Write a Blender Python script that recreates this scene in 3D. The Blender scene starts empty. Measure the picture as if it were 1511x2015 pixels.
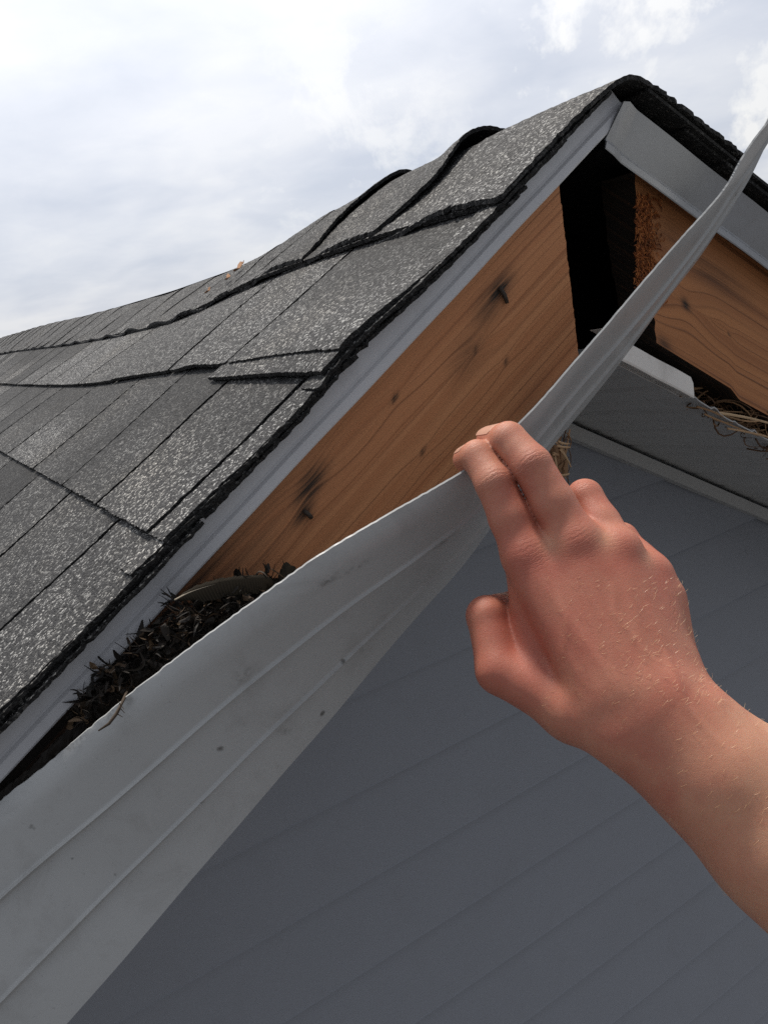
import bpy, math, random
import numpy as np
from mathutils import Vector
random.seed(7); RNG = np.random.default_rng(7)
R_ = math.radians

# ------------------------------------------------------------------ camera, sky, sun
EYE = np.array([0.0, 0.0, 2.9])                      # the phone, 2.9 m above the ground
RW = np.array([[0.84040211, -0.27584682, 0.46651133],     # columns: right, down, forward
               [-0.51361803, -0.1306418, 0.84801488],
               [-0.17297633, -0.95228213, -0.25147154]])
FPX, CX, CY = 1603.5, 755.5, 1007.5
S = bpy.context.scene
cd = bpy.data.cameras.new('camera'); cam = bpy.data.objects.new('camera', cd); S.collection.objects.link(cam)
from mathutils import Matrix
M3 = Matrix([[RW[i, 0], -RW[i, 1], -RW[i, 2]] for i in range(3)])
cam.matrix_world = Matrix.Translation(Vector(EYE)) @ M3.to_4x4()
cd.sensor_fit = 'VERTICAL'; cd.sensor_height = 36; cd.sensor_width = 27
cd.lens = 36 * FPX / 2015; cd.clip_start = 0.02; cd.clip_end = 5000
S.camera = cam
S.render.resolution_x, S.render.resolution_y = 767, 1024

SUN_EL, SUN_AZ = 66.0, 14.0        # azimuth from +Y towards +X
se, sa = R_(SUN_EL), R_(SUN_AZ)
SUNV = Vector((math.sin(sa) * math.cos(se), math.cos(sa) * math.cos(se), math.sin(se)))
sl = bpy.data.lights.new('sun', 'SUN'); sun = bpy.data.objects.new('sun', sl); S.collection.objects.link(sun)
sl.energy = 4.2; sl.angle = R_(5.0); sl.color = (1.0, 0.93, 0.84)
sun.rotation_euler = (-SUNV).to_track_quat('-Z', 'Y').to_euler(); sun.location = (0, 3, 9)

W = bpy.data.worlds.new('World'); S.world = W; W.use_nodes = True
S.view_settings.view_transform = 'Standard'; S.view_settings.look = 'None'
S.view_settings.exposure = 0.0; S.view_settings.gamma = 1.0
S.render.engine = 'CYCLES'
S.cycles.use_denoising = False
S.cycles.max_bounces = 8
S.cycles.sample_clamp_indirect = 6


class NT:
    """small helper round a node tree"""
    def __init__(s, tree):
        s.t = tree; s.n = tree.nodes; s.l = tree.links
    def new(s, typ, **kw):
        n = s.n.new(typ)
        for k, v in kw.items():
            if k.startswith('_'):
                key = int(k[1:]) if k[1:].isdigit() else k[1:].replace('_', ' ')
                s.put(n.inputs[key], v)
            else: setattr(n, k, v)
        return n
    def put(s, sock, v):
        if isinstance(v, bpy.types.NodeSocket): s.l.new(v, sock)
        else:
            if hasattr(sock, 'default_value'):
                try: sock.default_value = v
                except Exception:
                    sock.default_value = (*v, 1.0) if len(v) == 3 else v
    def math(s, op, a, b=0.0, c=0.0, clamp=False):
        n = s.n.new('ShaderNodeMath'); n.operation = op; n.use_clamp = clamp
        for i, v in enumerate((a, b, c)): s.put(n.inputs[i], v)
        return n.outputs[0]
    def vmath(s, op, a, b=(0, 0, 0)):
        n = s.n.new('ShaderNodeVectorMath'); n.operation = op
        s.put(n.inputs[0], a)
        if op == 'SCALE': s.put(n.inputs['Scale'], b)
        else: s.put(n.inputs[1], b)
        return n.outputs['Value'] if op in ('DOT_PRODUCT', 'LENGTH', 'DISTANCE') else n.outputs['Vector']
    def noise(s, vec, scale, detail=4, rough=0.5, dist=0.0):
        n = s.new('ShaderNodeTexNoise', _Vector=vec, _Scale=scale, _Detail=detail, _Roughness=rough, _Distortion=dist)
        return n.outputs['Fac']
    def ramp(s, fac, stops, interp='LINEAR'):
        n = s.n.new('ShaderNodeValToRGB'); n.color_ramp.interpolation = interp
        e = n.color_ramp.elements
        while len(e) < len(stops): e.new(0.5)
        for k, (p, c) in zip(e, stops):
            k.position = p
            k.color = (c, c, c, 1) if isinstance(c, (int, float)) else (*c, 1)
        s.put(n.inputs[0], fac); return n.outputs[0]
    def mix(s, fac, a, b, blend='MIX'):
        n = s.n.new('ShaderNodeMix'); n.data_type = 'RGBA'; n.blend_type = blend; n.clamp_factor = True
        def c(v): return (*v, 1) if isinstance(v, tuple) and len(v) == 3 else v
        s.put(n.inputs[0], fac); s.put(n.inputs[6], c(a)); s.put(n.inputs[7], c(b)); return n.outputs[2]
    def attr(s, name, out='Vector'):
        n = s.n.new('ShaderNodeAttribute'); n.attribute_name = name; return n.outputs[out]
    def bump(s, h, strength=0.3, dist=0.001, normal=None):
        n = s.n.new('ShaderNodeBump'); s.put(n.inputs['Strength'], strength); s.put(n.inputs['Distance'], dist)
        s.put(n.inputs['Height'], h)
        if normal is not None: s.put(n.inputs['Normal'], normal)
        return n.outputs[0]


def sky():
    w = NT(W.node_tree); w.n.clear()
    out = w.new('ShaderNodeOutputWorld'); bg = w.new('ShaderNodeBackground')
    st = w.new('ShaderNodeTexSky', sky_type='NISHITA', sun_disc=False, sun_elevation=se, sun_rotation=sa, air_density=1.0, dust_density=2.0, ozone_density=1.0)
    tc = w.new('ShaderNodeTexCoord'); d = tc.outputs['Generated']
    # flatten the direction onto a cloud deck
    sep = w.new('ShaderNodeSeparateXYZ', _Vector=d)
    zz = w.math('ADD', w.math('MAXIMUM', sep.outputs[2], 0.0), 0.22)
    cmb = w.new('ShaderNodeCombineXYZ', _X=w.math('DIVIDE', sep.outputs[0], zz), _Y=w.math('DIVIDE', sep.outputs[1], zz), _Z=0.0)
    big = w.noise(cmb.outputs[0], 1.5, 3, 0.5, 0.4)
    fine = w.noise(cmb.outputs[0], 5.2, 7, 0.6, 0.3)
    puff = w.noise(d, 9.0, 8, 0.62, 0.2)
    glow = w.vmath('DOT_PRODUCT', d, tuple(SUNV))
    glow = w.ramp(glow, [(0.40, 0.0), (0.54, 0.20), (0.67, 0.66), (0.90, 1.0)])
    base = w.math('ADD', w.math('MULTIPLY', big, 0.74), w.math('MULTIPLY', fine, 0.26))
    # layer cloud: pale grey-blue to white (radiances in the units of strength 0.1)
    veil = w.ramp(base, [(0.36, (5.7, 6.15, 7.2)), (0.50, (6.9, 7.2, 8.0)), (0.62, (8.0, 8.15, 8.6))])
    lit = w.ramp(w.math('ADD', w.math('MULTIPLY', puff, 0.75), w.math('MULTIPLY', base, 0.25)), [(0.49, 0.0), (0.56, 1.0)])
    right = w.vmath('DOT_PRODUCT', d, (0.79, 0.59, 0.165)); mid = w.vmath('DOT_PRODUCT', d, (0.51, 0.848, 0.144))
    lit = w.math('MULTIPLY', lit, w.math('MAXIMUM', w.ramp(right, [(0.955, 0.0), (0.988, 1.0)]), w.ramp(mid, [(0.985, 0.0), (0.997, 0.55)])))
    veil = w.mix(lit, veil, (9.6, 9.55, 9.5))
    col = w.mix(0.86, st.outputs[0], veil)
    gl = w.new('ShaderNodeCombineColor', _Red=w.math('MULTIPLY', glow, 5.2), _Green=w.math('MULTIPLY', glow, 5.1), _Blue=w.math('MULTIPLY', glow, 4.9))
    col = w.mix(1.0, col, gl.outputs[0], 'ADD')
    back = w.ramp(w.math('MULTIPLY_ADD', w.vmath('DOT_PRODUCT', d, (0.48, 0.877, 0.0)), 0.5, 0.5), [(0.05, 0.52), (0.75, 1.0)])
    col = w.mix(1.0, col, back, 'MULTIPLY')
    w.put(bg.inputs[0], col); bg.inputs[1].default_value = 0.1
    w.l.new(bg.outputs[0], out.inputs[0])
sky()

# ------------------------------------------------------------------ geometry helpers
def ray(px): return RW @ np.array([px[0] - CX, px[1] - CY, FPX])
def on_y(px, y):                      # the point seen at px on the upright plane y
    r = ray(px); return EYE + r * (y / r[1])
def at(px, py, depth): return EYE + ray((px, py)) * (depth / FPX)

def mesh(name, V, F, mat=None, parent=None, smooth=False, attrs=None):
    me = bpy.data.meshes.new(name)
    me.from_pydata([tuple(map(float, v)) for v in V], [], [tuple(map(int, f)) for f in F])
    if attrs:
        for k, a in attrs.items():
            a = np.asarray(a, float)
            if a.ndim == 1:
                at_ = me.attributes.new(k, 'FLOAT', 'POINT'); at_.data.foreach_set('value', a)
            else:
                at_ = me.attributes.new(k, 'FLOAT_VECTOR', 'POINT'); at_.data.foreach_set('vector', a.ravel())
    me.update()
    if smooth: me.polygons.foreach_set('use_smooth', [True] * len(me.polygons))
    if mat: me.materials.append(mat)
    o = bpy.data.objects.new(name, me); S.collection.objects.link(o)
    if parent:
        o.parent = parent
        if parent.type == 'EMPTY': o.location = -parent.location
    return o
def empty(name, loc):
    o = bpy.data.objects.new(name, None); o.location = Vector(loc); S.collection.objects.link(o); o.empty_display_size = 0.1
    return o
def tag(o, label=None, cat=None, group=None, kind=None):
    for k, v in (('label', label), ('category', cat), ('group', group), ('kind', kind)):
        if v: o[k] = v
    return o

class MB:
    """collects pieces of one mesh"""
    def __init__(s): s.V = []; s.F = []; s.A = []
    def add(s, V, F, A=None):
        n = len(s.V); s.V.extend(map(tuple, V)); s.F.extend([tuple(i + n for i in f) for f in F])
        s.A.extend([tuple(a) for a in A] if A is not None else [(0, 0, 0)] * len(V))
    def box8(s, c):                   # c: 8 corners, bottom ring then top ring
        s.add(c, [(0, 3, 2, 1), (4, 5, 6, 7), (0, 1, 5, 4), (1, 2, 6, 5), (2, 3, 7, 6), (3, 0, 4, 7)])
    def box(s, a, b):
        (x0, y0, z0), (x1, y1, z1) = a, b
        s.box8([(x0, y0, z0), (x1, y0, z0), (x1, y1, z0), (x0, y1, z0), (x0, y0, z1), (x1, y0, z1), (x1, y1, z1), (x0, y1, z1)])
    def prism(s, poly, y0, y1):       # polygon in x,z pushed along y
        n = len(poly)
        V = [(x, y0, z) for x, z in poly] + [(x, y1, z) for x, z in poly]
        F = [tuple(range(n)), tuple(range(2 * n - 1, n - 1, -1))] + [(i, i + n, (i + 1) % n + n, (i + 1) % n) for i in range(n)]
        s.add(V, F)
    def grid(s, P, A=None):           # P: (n,m,3)
        n, m = P.shape[:2]
        F = [(i * m + j, i * m + j + 1, (i + 1) * m + j + 1, (i + 1) * m + j) for i in range(n - 1) for j in range(m - 1)]
        s.add(P.reshape(-1, 3), F, None if A is None else A.reshape(-1, 3))
    def tube(s, pts, rad, k=6):
        pts = np.asarray(pts, float); n = len(pts)
        rad = np.broadcast_to(np.asarray(rad, float), (n,))
        T = np.gradient(pts, axis=0); T /= np.linalg.norm(T, axis=1)[:, None] + 1e-12
        up = np.array([0.31, 0.17, 0.93]); V = []
        for p, t, r in zip(pts, T, rad):
            a = np.cross(t, up); a /= np.linalg.norm(a) + 1e-9; b = np.cross(t, a)
            for q in range(k):
                w = 2 * math.pi * q / k; V.append(p + r * (math.cos(w) * a + math.sin(w) * b))
        F = [(i * k + q, i * k + (q + 1) % k, (i + 1) * k + (q + 1) % k, (i + 1) * k + q) for i in range(n - 1) for q in range(k)]
        F += [tuple(range(k - 1, -1, -1)), tuple(range((n - 1) * k, n * k))]
        s.add(V, F)
    def build(s, name, mat=None, parent=None, smooth=False, attr=None):
        return mesh(name, s.V, s.F, mat, parent, smooth, {attr: np.array(s.A)} if attr else None)

# ------------------------------------------------------------------ materials
def mat(name):
    m = bpy.data.materials.new(name); m.use_nodes = True
    t = NT(m.node_tree); b = t.n['Principled BSDF']
    return m, t, b
def obj_co(t): return t.new('ShaderNodeTexCoord').outputs['Object']

def m_paint(name, col, rough=0.45, var=0.12, dirt=0.0, metal=0.0, bumpy=0.15, spots=0.0, spec=0.5):
    m, t, b = mat(name); co = obj_co(t)
    n = t.noise(co, 9, 6, 0.6); n2 = t.noise(co, 160, 4, 0.6)
    k = t.math('ADD', t.math('MULTIPLY', n, var * 1.4), t.math('MULTIPLY', n2, var * 0.5))
    k = t.math('ADD', k, 1 - var * 0.95)
    c = t.mix(1.0, col, t.new('ShaderNodeCombineColor', _Red=k, _Green=k, _Blue=k).outputs[0], 'MULTIPLY')
    if dirt:
        dn = t.ramp(t.noise(co, 22, 8, 0.68, 0.6), [(0.52, 0.0), (0.70, 1.0)])
        c = t.mix(t.math('MULTIPLY', dn, dirt), c, (0.10, 0.085, 0.07))
    if spots:
        v = t.new('ShaderNodeTexVoronoi', _Vector=co, _Scale=62.0, _Randomness=1.0)
        rnd = t.new('ShaderNodeSeparateColor', _Color=v.outputs['Color'])
        sz = t.math('MULTIPLY', t.math('SUBTRACT', rnd.outputs[0], 0.62, clamp=True), 0.52)
        wob = t.math('ADD', v.outputs['Distance'], t.math('MULTIPLY', t.math('SUBTRACT', t.noise(co, 300, 3), 0.5), 0.16))
        sp = t.math('MULTIPLY', t.math('SUBTRACT', sz, wob), 14.0, clamp=True)
        c = t.mix(t.math('MULTIPLY', sp, spots), c, (0.045, 0.042, 0.036))
    if spots:
        gr = t.new('ShaderNodeSeparateXYZ', _Vector=t.attr('grime')).outputs[0]
        gr = t.math('MULTIPLY', gr, t.ramp(t.noise(co, 260, 5, 0.7), [(0.42, 0.0), (0.6, 1.0)]))
        c = t.mix(t.math('MULTIPLY', gr, 0.8), c, (0.05, 0.047, 0.042))
        fine = t.ramp(t.noise(co, 520, 3, 0.6), [(0.66, 0.0), (0.74, 1.0)])
        c = t.mix(t.math('MULTIPLY', fine, 0.22), c, (0.07, 0.066, 0.06))
    t.put(b.inputs['Base Color'], c)
    b.inputs['Roughness'].default_value = rough; b.inputs['Metallic'].default_value = metal
    b.inputs['Specular IOR Level'].default_value = spec
    h = t.math('ADD', t.math('MULTIPLY', t.noise(co, 700, 3), 0.4), t.noise(co, 30, 4))
    t.put(b.inputs['Normal'], t.bump(h, bumpy, 0.0012))
    return m

def m_shingle():
    m, t, b = mat('asphalt_shingle')
    co = obj_co(t); shade = t.attr('tab')                    # x: tab tone, y: place on the tab, z: random
    sx = t.new('ShaderNodeSeparateXYZ', _Vector=shade)
    wco = t.vmath('ADD', co, t.vmath('SCALE', t.new('ShaderNodeTexNoise', _Vector=co, _Scale=260.0, _Detail=2.0).outputs['Color'], 0.0035))
    v = t.new('ShaderNodeTexVoronoi', _Vector=wco, _Scale=640.0)
    rn = t.new('ShaderNodeSeparateColor', _Color=v.outputs['Color'])
    g = t.ramp(rn.outputs[0], [(0.0, (0.010, 0.010, 0.012)), (0.34, (0.030, 0.030, 0.032)), (0.62, (0.060, 0.060, 0.060)), (0.80, (0.14, 0.14, 0.137)), (0.92, (0.62, 0.62, 0.60))])
    big = t.noise(co, 11, 5, 0.6)
    tone = t.math('ADD', t.math('MULTIPLY', sx.outputs[0], 0.7), t.math('MULTIPLY', t.math('SUBTRACT', big, 0.25), 0.75))
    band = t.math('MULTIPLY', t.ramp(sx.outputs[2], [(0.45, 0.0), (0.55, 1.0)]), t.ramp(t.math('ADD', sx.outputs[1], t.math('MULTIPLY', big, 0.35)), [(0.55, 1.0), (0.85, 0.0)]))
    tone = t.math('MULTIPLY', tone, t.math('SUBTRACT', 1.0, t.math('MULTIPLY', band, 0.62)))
    tone = t.math('MAXIMUM', tone, 0.06)
    c = t.mix(1.0, g, t.new('ShaderNodeCombineColor', _Red=tone, _Green=tone, _Blue=tone).outputs[0], 'MULTIPLY')
    warm = t.ramp(t.noise(co, 6, 4), [(0.5, 0.0), (0.7, 0.35)])
    c = t.mix(warm, c, t.mix(1.0, c, (1.12, 1.02, 0.86), 'MULTIPLY'))
    t.put(b.inputs['Base Color'], c)
    b.inputs['Roughness'].default_value = 0.75; b.inputs['Specular IOR Level'].default_value = 0.4
    h = t.math('ADD', t.math('MULTIPLY', t.math('SUBTRACT', 1.0, v.outputs['Distance']), 0.8), t.math('MULTIPLY', rn.outputs[1], 1.2))
    t.put(b.inputs['Normal'], t.bump(h, 0.9, 0.0016))
    return m

def m_wood(name, light, mid, dark, seed=0.0, line=1.0):
    """pitch-stained softwood: 'grain' holds metres along and across the board, 'stain' where it is weathered black or, on the rim, darkened for shade"""
    m, t, b = mat(name)
    g = t.attr('grain'); st = t.attr('stain_shade', 'Fac')
    sp = t.new('ShaderNodeSeparateXYZ', _Vector=g); u, v = sp.outputs[0], sp.outputs[1]
    lo = t.new('ShaderNodeCombineXYZ', _X=t.math('MULTIPLY', u, 1.5), _Y=t.math('MULTIPLY', v, 9.0), _Z=seed).outputs[0]
    warp = t.math('MULTIPLY', t.math('SUBTRACT', t.noise(lo, 1.2, 2, 0.5), 0.5), 0.016)
    v2 = t.math('ADD', v, warp)
    # growth rings: unequal bands across the board
    rb = t.new('ShaderNodeCombineXYZ', _X=t.math('MULTIPLY', u, 0.6), _Y=t.math('MULTIPLY', v2, 95.0), _Z=seed).outputs[0]
    r1 = t.noise(rb, 1.0, 2, 0.5)
    rb2 = t.new('ShaderNodeCombineXYZ', _X=t.math('MULTIPLY', u, 2.0), _Y=t.math('MULTIPLY', v2, 260.0), _Z=seed + 3.0).outputs[0]
    r2 = t.noise(rb2, 1.0, 3, 0.6)
    fib = t.new('ShaderNodeCombineXYZ', _X=t.math('MULTIPLY', u, 26.0), _Y=t.math('MULTIPLY', v, 900.0), _Z=seed).outputs[0]
    r3 = t.noise(fib, 1.0, 3, 0.6)
    dens = t.ramp(t.noise(lo, 1.1, 3), [(0.36, 0.45), (0.62, 1.0)])
    wave = t.math('SINE', t.math('ADD', t.math('MULTIPLY', v2, 1050.0), t.math('MULTIPLY', r1, 16.0)))
    wl = t.ramp(wave, [(0.55, 0.0), (0.98, 1.0)])
    wl = t.math('MULTIPLY', t.math('MULTIPLY', wl, dens), t.ramp(r2, [(0.40, 0.15), (0.62, 1.0)]))
    c = t.mix(t.ramp(r1, [(0.3, 0.0), (0.7, 1.0)]), light, mid)
    c = t.mix(t.math('MULTIPLY', t.noise(lo, 2.3, 5, 0.6), 0.55), c, mid)
    c = t.mix(t.math('MULTIPLY', wl, 0.85 * line), c, dark)
    c = t.mix(t.math('MULTIPLY', t.ramp(r2, [(0.55, 0.0), (0.75, 1.0)]), 0.30 * line), c, dark)
    c = t.mix(t.math('MULTIPLY', r3, 0.26), c, (mid[0] * 0.55, mid[1] * 0.5, mid[2] * 0.5))
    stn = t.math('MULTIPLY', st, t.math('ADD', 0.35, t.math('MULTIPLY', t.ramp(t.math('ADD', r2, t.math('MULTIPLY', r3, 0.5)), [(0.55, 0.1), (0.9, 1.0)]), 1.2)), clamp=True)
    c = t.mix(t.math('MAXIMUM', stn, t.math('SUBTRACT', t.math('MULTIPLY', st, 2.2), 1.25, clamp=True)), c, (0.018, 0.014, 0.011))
    t.put(b.inputs['Base Color'], c)
    b.inputs['Roughness'].default_value = 0.62; b.inputs['Specular IOR Level'].default_value = 0.3
    h = t.math('SUBTRACT', t.math('MULTIPLY', r3, 0.5), t.math('MULTIPLY', wl, 0.9))
    t.put(b.inputs['Normal'], t.bump(h, 0.45, 0.0007))
    return m

def m_skin():
    m, t, b = mat('skin')
    co = obj_co(t); red = t.attr('red', 'Fac'); kn = t.new('ShaderNodeSeparateXYZ', _Vector=t.attr('knuckle'))
    pale = t.attr('pale', 'Fac')
    n = t.noise(co, 55, 5, 0.6); n2 = t.noise(co, 420, 4, 0.6)
    c = t.mix(t.ramp(n, [(0.3, 0.0), (0.72, 1.0)]), (0.47, 0.215, 0.138), (0.40, 0.150, 0.097))
    c = t.mix(t.math('MULTIPLY', red, t.math('ADD', 0.55, t.math('MULTIPLY', n, 0.6))), c, (0.39, 0.105, 0.070))
    c = t.mix(t.math('MULTIPLY', pale, 0.8), c, (0.57, 0.335, 0.205))
    bl = t.noise(co, 24, 4, 0.55, 0.4)
    c = t.mix(t.math('MULTIPLY', t.ramp(bl, [(0.45, 0.0), (0.68, 1.0)]), 0.55), c, (0.37, 0.105, 0.070))
    c = t.mix(t.math('MULTIPLY', t.ramp(n2, [(0.55, 0.0), (0.8, 1.0)]), 0.18), c, (0.36, 0.13, 0.09))
    fr = t.new('ShaderNodeTexVoronoi', _Vector=co, _Scale=85.0)
    fc = t.new('ShaderNodeSeparateColor', _Color=fr.outputs['Color'])
    f = t.math('MULTIPLY', t.math('SUBTRACT', t.math('MULTIPLY', t.math('SUBTRACT', fc.outputs[0], 0.86, clamp=True), 0.9), fr.outputs['Distance']), 22, clamp=True)
    c = t.mix(t.math('MULTIPLY', f, 0.6), c, (0.20, 0.075, 0.05))
    t.put(b.inputs['Base Color'], c)
    b.inputs['Roughness'].default_value = 0.50; b.inputs['Specular IOR Level'].default_value = 0.38
    b.inputs['Subsurface Weight'].default_value = 0.22
    b.inputs['Subsurface Radius'].default_value = (0.0052, 0.0018, 0.0009); b.inputs['Subsurface Scale'].default_value = 1.0
    # wrinkles across the knuckles (x: mm along the finger, y: mm across, z: mask)
    wob = t.math('MULTIPLY', t.math('SUBTRACT', t.noise(co, 210, 4, 0.65), 0.5), 15.0)
    w1 = t.math('SINE', t.math('ADD', t.math('MULTIPLY', kn.outputs[0], 2.5), wob))
    w1 = t.ramp(w1, [(0.35, 0.0), (1.0, 1.0)])
    w2 = t.math('SINE', t.math('ADD', t.math('MULTIPLY', kn.outputs[0], 5.4), t.math('MULTIPLY', wob, 2.0)))
    wr = t.math('MULTIPLY', t.math('ADD', w1, t.math('MULTIPLY', w2, 0.25)), kn.outputs[2])
    v = t.new('ShaderNodeTexVoronoi', _Vector=co, _Scale=1300.0, feature='DISTANCE_TO_EDGE')
    cell = t.math('MINIMUM', v.outputs['Distance'], 0.12)
    h = t.math('SUBTRACT', t.math('ADD', t.math('MULTIPLY', cell, 2.0), t.math('MULTIPLY', n2, 0.5)), t.math('MULTIPLY', wr, 2.4))
    t.put(b.inputs['Normal'], t.bump(h, 0.36, 0.0007))
    return m

def m_plain(name, col, rough=0.7, var=0.35, scale=60, spec=0.3):
    m, t, b = mat(name); co = obj_co(t)
    n = t.noise(co, scale, 5, 0.6)
    k = t.math('ADD', t.math('MULTIPLY', n, var * 2), 1 - var)
    c = t.mix(1.0, col, t.new('ShaderNodeCombineColor', _Red=k, _Green=k, _Blue=k).outputs[0], 'MULTIPLY')
    t.put(b.inputs['Base Color'], c); b.inputs['Roughness'].default_value = rough; b.inputs['Specular IOR Level'].default_value = spec
    return m
def m_strands(name, stops, rough=0.7):
    """thin bits: each strand carries its own random tone in attribute 'tone'.x"""
    m, t, b = mat(name); a = t.new('ShaderNodeSeparateXYZ', _Vector=t.attr('tone'))
    t.put(b.inputs['Base Color'], t.ramp(a.outputs[0], stops)); b.inputs['Roughness'].default_value = rough
    b.inputs['Specular IOR Level'].default_value = 0.3
    return m

M_SHINGLE = m_shingle()
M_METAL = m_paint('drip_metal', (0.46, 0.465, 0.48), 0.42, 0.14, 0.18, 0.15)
M_METAL2 = m_paint('drip_metal_dark', (0.25, 0.258, 0.268), 0.36, 0.16, 0.2, 0.2)  # darker, glossier metal for the right rake's piece
M_TRIM = m_paint('trim_metal', (0.365, 0.375, 0.373), 0.36, 0.10, 0.22, 0.0, 0.12, spots=0.75)
M_SIDING = m_paint('vinyl_siding', (0.228, 0.244, 0.274), 0.42, 0.08, 0.06)
M_SOFFIT = m_paint('soffit_vinyl', (0.34, 0.345, 0.34), 0.5, 0.08, 0.12)
M_WHITE = m_paint('white_trim', (0.72, 0.70, 0.66), 0.45, 0.10, 0.35)
M_WOOD = m_wood('fascia_wood', (0.60, 0.292, 0.138), (0.45, 0.185, 0.080), (0.13, 0.044, 0.018))
M_WOOD2 = m_wood('fascia_wood_weathered', (0.55, 0.245, 0.095), (0.36, 0.145, 0.056), (0.09, 0.036, 0.016), 11.0)
M_DARKWOOD = m_plain('old_dark_wood', (0.042, 0.025, 0.017), 0.85)
M_FELT = m_plain('black_felt', (0.012, 0.012, 0.013), 0.9)
M_SKIN = m_skin()

# ------------------------------------------------------------------ the setting: ground
GZ = 0.0
g = MB(); g.box((-400, -400, -0.5), (400, 400, GZ))
mg, t, b = mat('gravel'); co = obj_co(t)
t.put(b.inputs['Base Color'], t.mix(t.noise(co, 30, 8, 0.7), (0.075, 0.075, 0.077), (0.14, 0.139, 0.14))); b.inputs['Roughness'].default_value = 0.9
tag(g.build('ground', mg), kind='structure')

# ------------------------------------------------------------------ the house
D = 0.45                                   # the plane of the rake's metal edge
PITCH = R_(30.4); cp, sp_, tp = math.cos(PITCH), math.sin(PITCH), math.tan(PITCH)
RX = 0.4954; AZ = EYE[2] + 0.117           # the ridge
WY = 0.672                                 # the gable wall
BACK = 5.3; HALF = 2.1
house = empty('house', (RX, 2.8, GZ))
tag(house, 'house gable with dark shingle roof, bare fascia boards and grey lap siding', 'house')

sv = np.array([-0.10, 0.0, 0.135, 0.30, 0.47, 0.62, 0.77, 1.1, 1.65, 2.4, 3.8, 5.4])
sd = np.array([0.0, 0.0, 0.000, -0.003, -0.015, -0.029, -0.038, -0.040, -0.032, -0.012, 0.011, 0.016])
def sag(v, u):
    fv = np.linspace(-0.1, 5.4, 1200); fz = np.interp(fv, sv, sd)
    k = np.hanning(41); k /= k.sum(); fz = np.convolve(np.pad(fz, 20, 'edge'), k, 'valid')
    w = np.interp(np.abs(u), [0, 0.15, 0.30, 0.46, 0.6, 3], [1, 0.72, 0.40, 0.05, 0, 0])
    return np.interp(v, fv, fz) * w
_w = RNG.uniform(0, 6.28, 40); _f = RNG.normal(0, 1, (40, 2))
def wob(u, v, scale, k0=0, n=12):
    u = np.asarray(u, float); v = np.asarray(v, float); r = 0
    for i in range(k0, k0 + n): r = r + np.sin((_f[i % 40, 0] * u + _f[i % 40, 1] * v) * scale * 3 + _w[i % 40])
    return r / math.sqrt(n)
def roof_pt(side, u, v, h):
    """u metres down from the ridge, v metres behind the rake, h above the roof's plane; side -1 left, 1 right"""
    u = np.asarray(u, float); v = np.asarray(v, float); h = np.asarray(h, float)
    x = RX + side * (u * cp + h * sp_); z = AZ + 0.001 - u * sp_ + h * cp + (sag(v, u) if side < 0 else sag(v, u) * 0.8)
    return np.stack(np.broadcast_arrays(x, D + v, z), -1)
def buckle(u, v):
    """lifted shingles near the rake"""
    b1 = 0.0062 * np.exp(-((u - 0.29) / 0.045) ** 2) * np.exp(-((v - 0.01) / 0.13) ** 2)
    b2 = 0.0025 * np.exp(-((u - 0.30) / 0.03) ** 2) * np.exp(-((v - 0.27) / 0.04) ** 2)
    b3 = 0.004 * np.exp(-((u - 0.17) / 0.05) ** 2) * np.exp(-((v - 0.45) / 0.10) ** 2)
    b4 = -0.0 * np.exp(-((u - 0.30) / 0.05) ** 2) * np.exp(-((v - 0.17) / 0.05) ** 2)
    return b1 + b2 + b3 + b4 + 0.0011 * wob(u, v, 6.0)

def shingle_tab(mb, side, u0, u1, v0, v1, h0, h1, th, tone, res, rough=0.00045, buck=True, bk=1.0):
    """one tab: a bent sheet with granular, uneven edges"""
    nu = max(3, int((u1 - u0) / res) + 1); nv = max(3, int((v1 - v0) / res) + 1)
    nu, nv = min(nu, 90), min(nv, 90)
    U, V = np.meshgrid(np.linspace(u0, u1, nu), np.linspace(v0, v1, nv), indexing='ij')
    fr = (U - u0) / (u1 - u0)
    H = h0 + (h1 - h0) * fr
    if buck: H = H + bk * buckle(U, V) * (np.clip(fr * 1.6, 0, 1) if bk == 1.0 else 1.0)
    if res < 0.01:
        e = RNG.normal(0, rough, (nu, nv))
        V = V.copy(); U = U.copy()
        V[:, 0] += e[:, 0]; V[:, -1] += e[:, -1]; U[-1, :] += e[-1, :]
        H = H + RNG.normal(0, 0.00018, H.shape)
    top = roof_pt(side, U, V, H); bot = roof_pt(side, U, V, H - th)
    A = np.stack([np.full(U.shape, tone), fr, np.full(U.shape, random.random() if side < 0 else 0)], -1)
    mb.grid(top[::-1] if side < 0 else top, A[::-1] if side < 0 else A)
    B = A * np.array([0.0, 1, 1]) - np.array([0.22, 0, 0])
    rim = lambda a: np.concatenate([a[0, :], a[1:, -1], a[-1, -2::-1], a[-2:0:-1, 0]])
    rt, rb, ra = rim(top), rim(bot), rim(B); n = len(rt)
    mb.add(np.concatenate([rt, rb]), [(i, i + n, (i + 1) % n + n, (i + 1) % n) for i in range(n)], np.concatenate([ra, ra]))
    mb.grid(bot, B)

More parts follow.
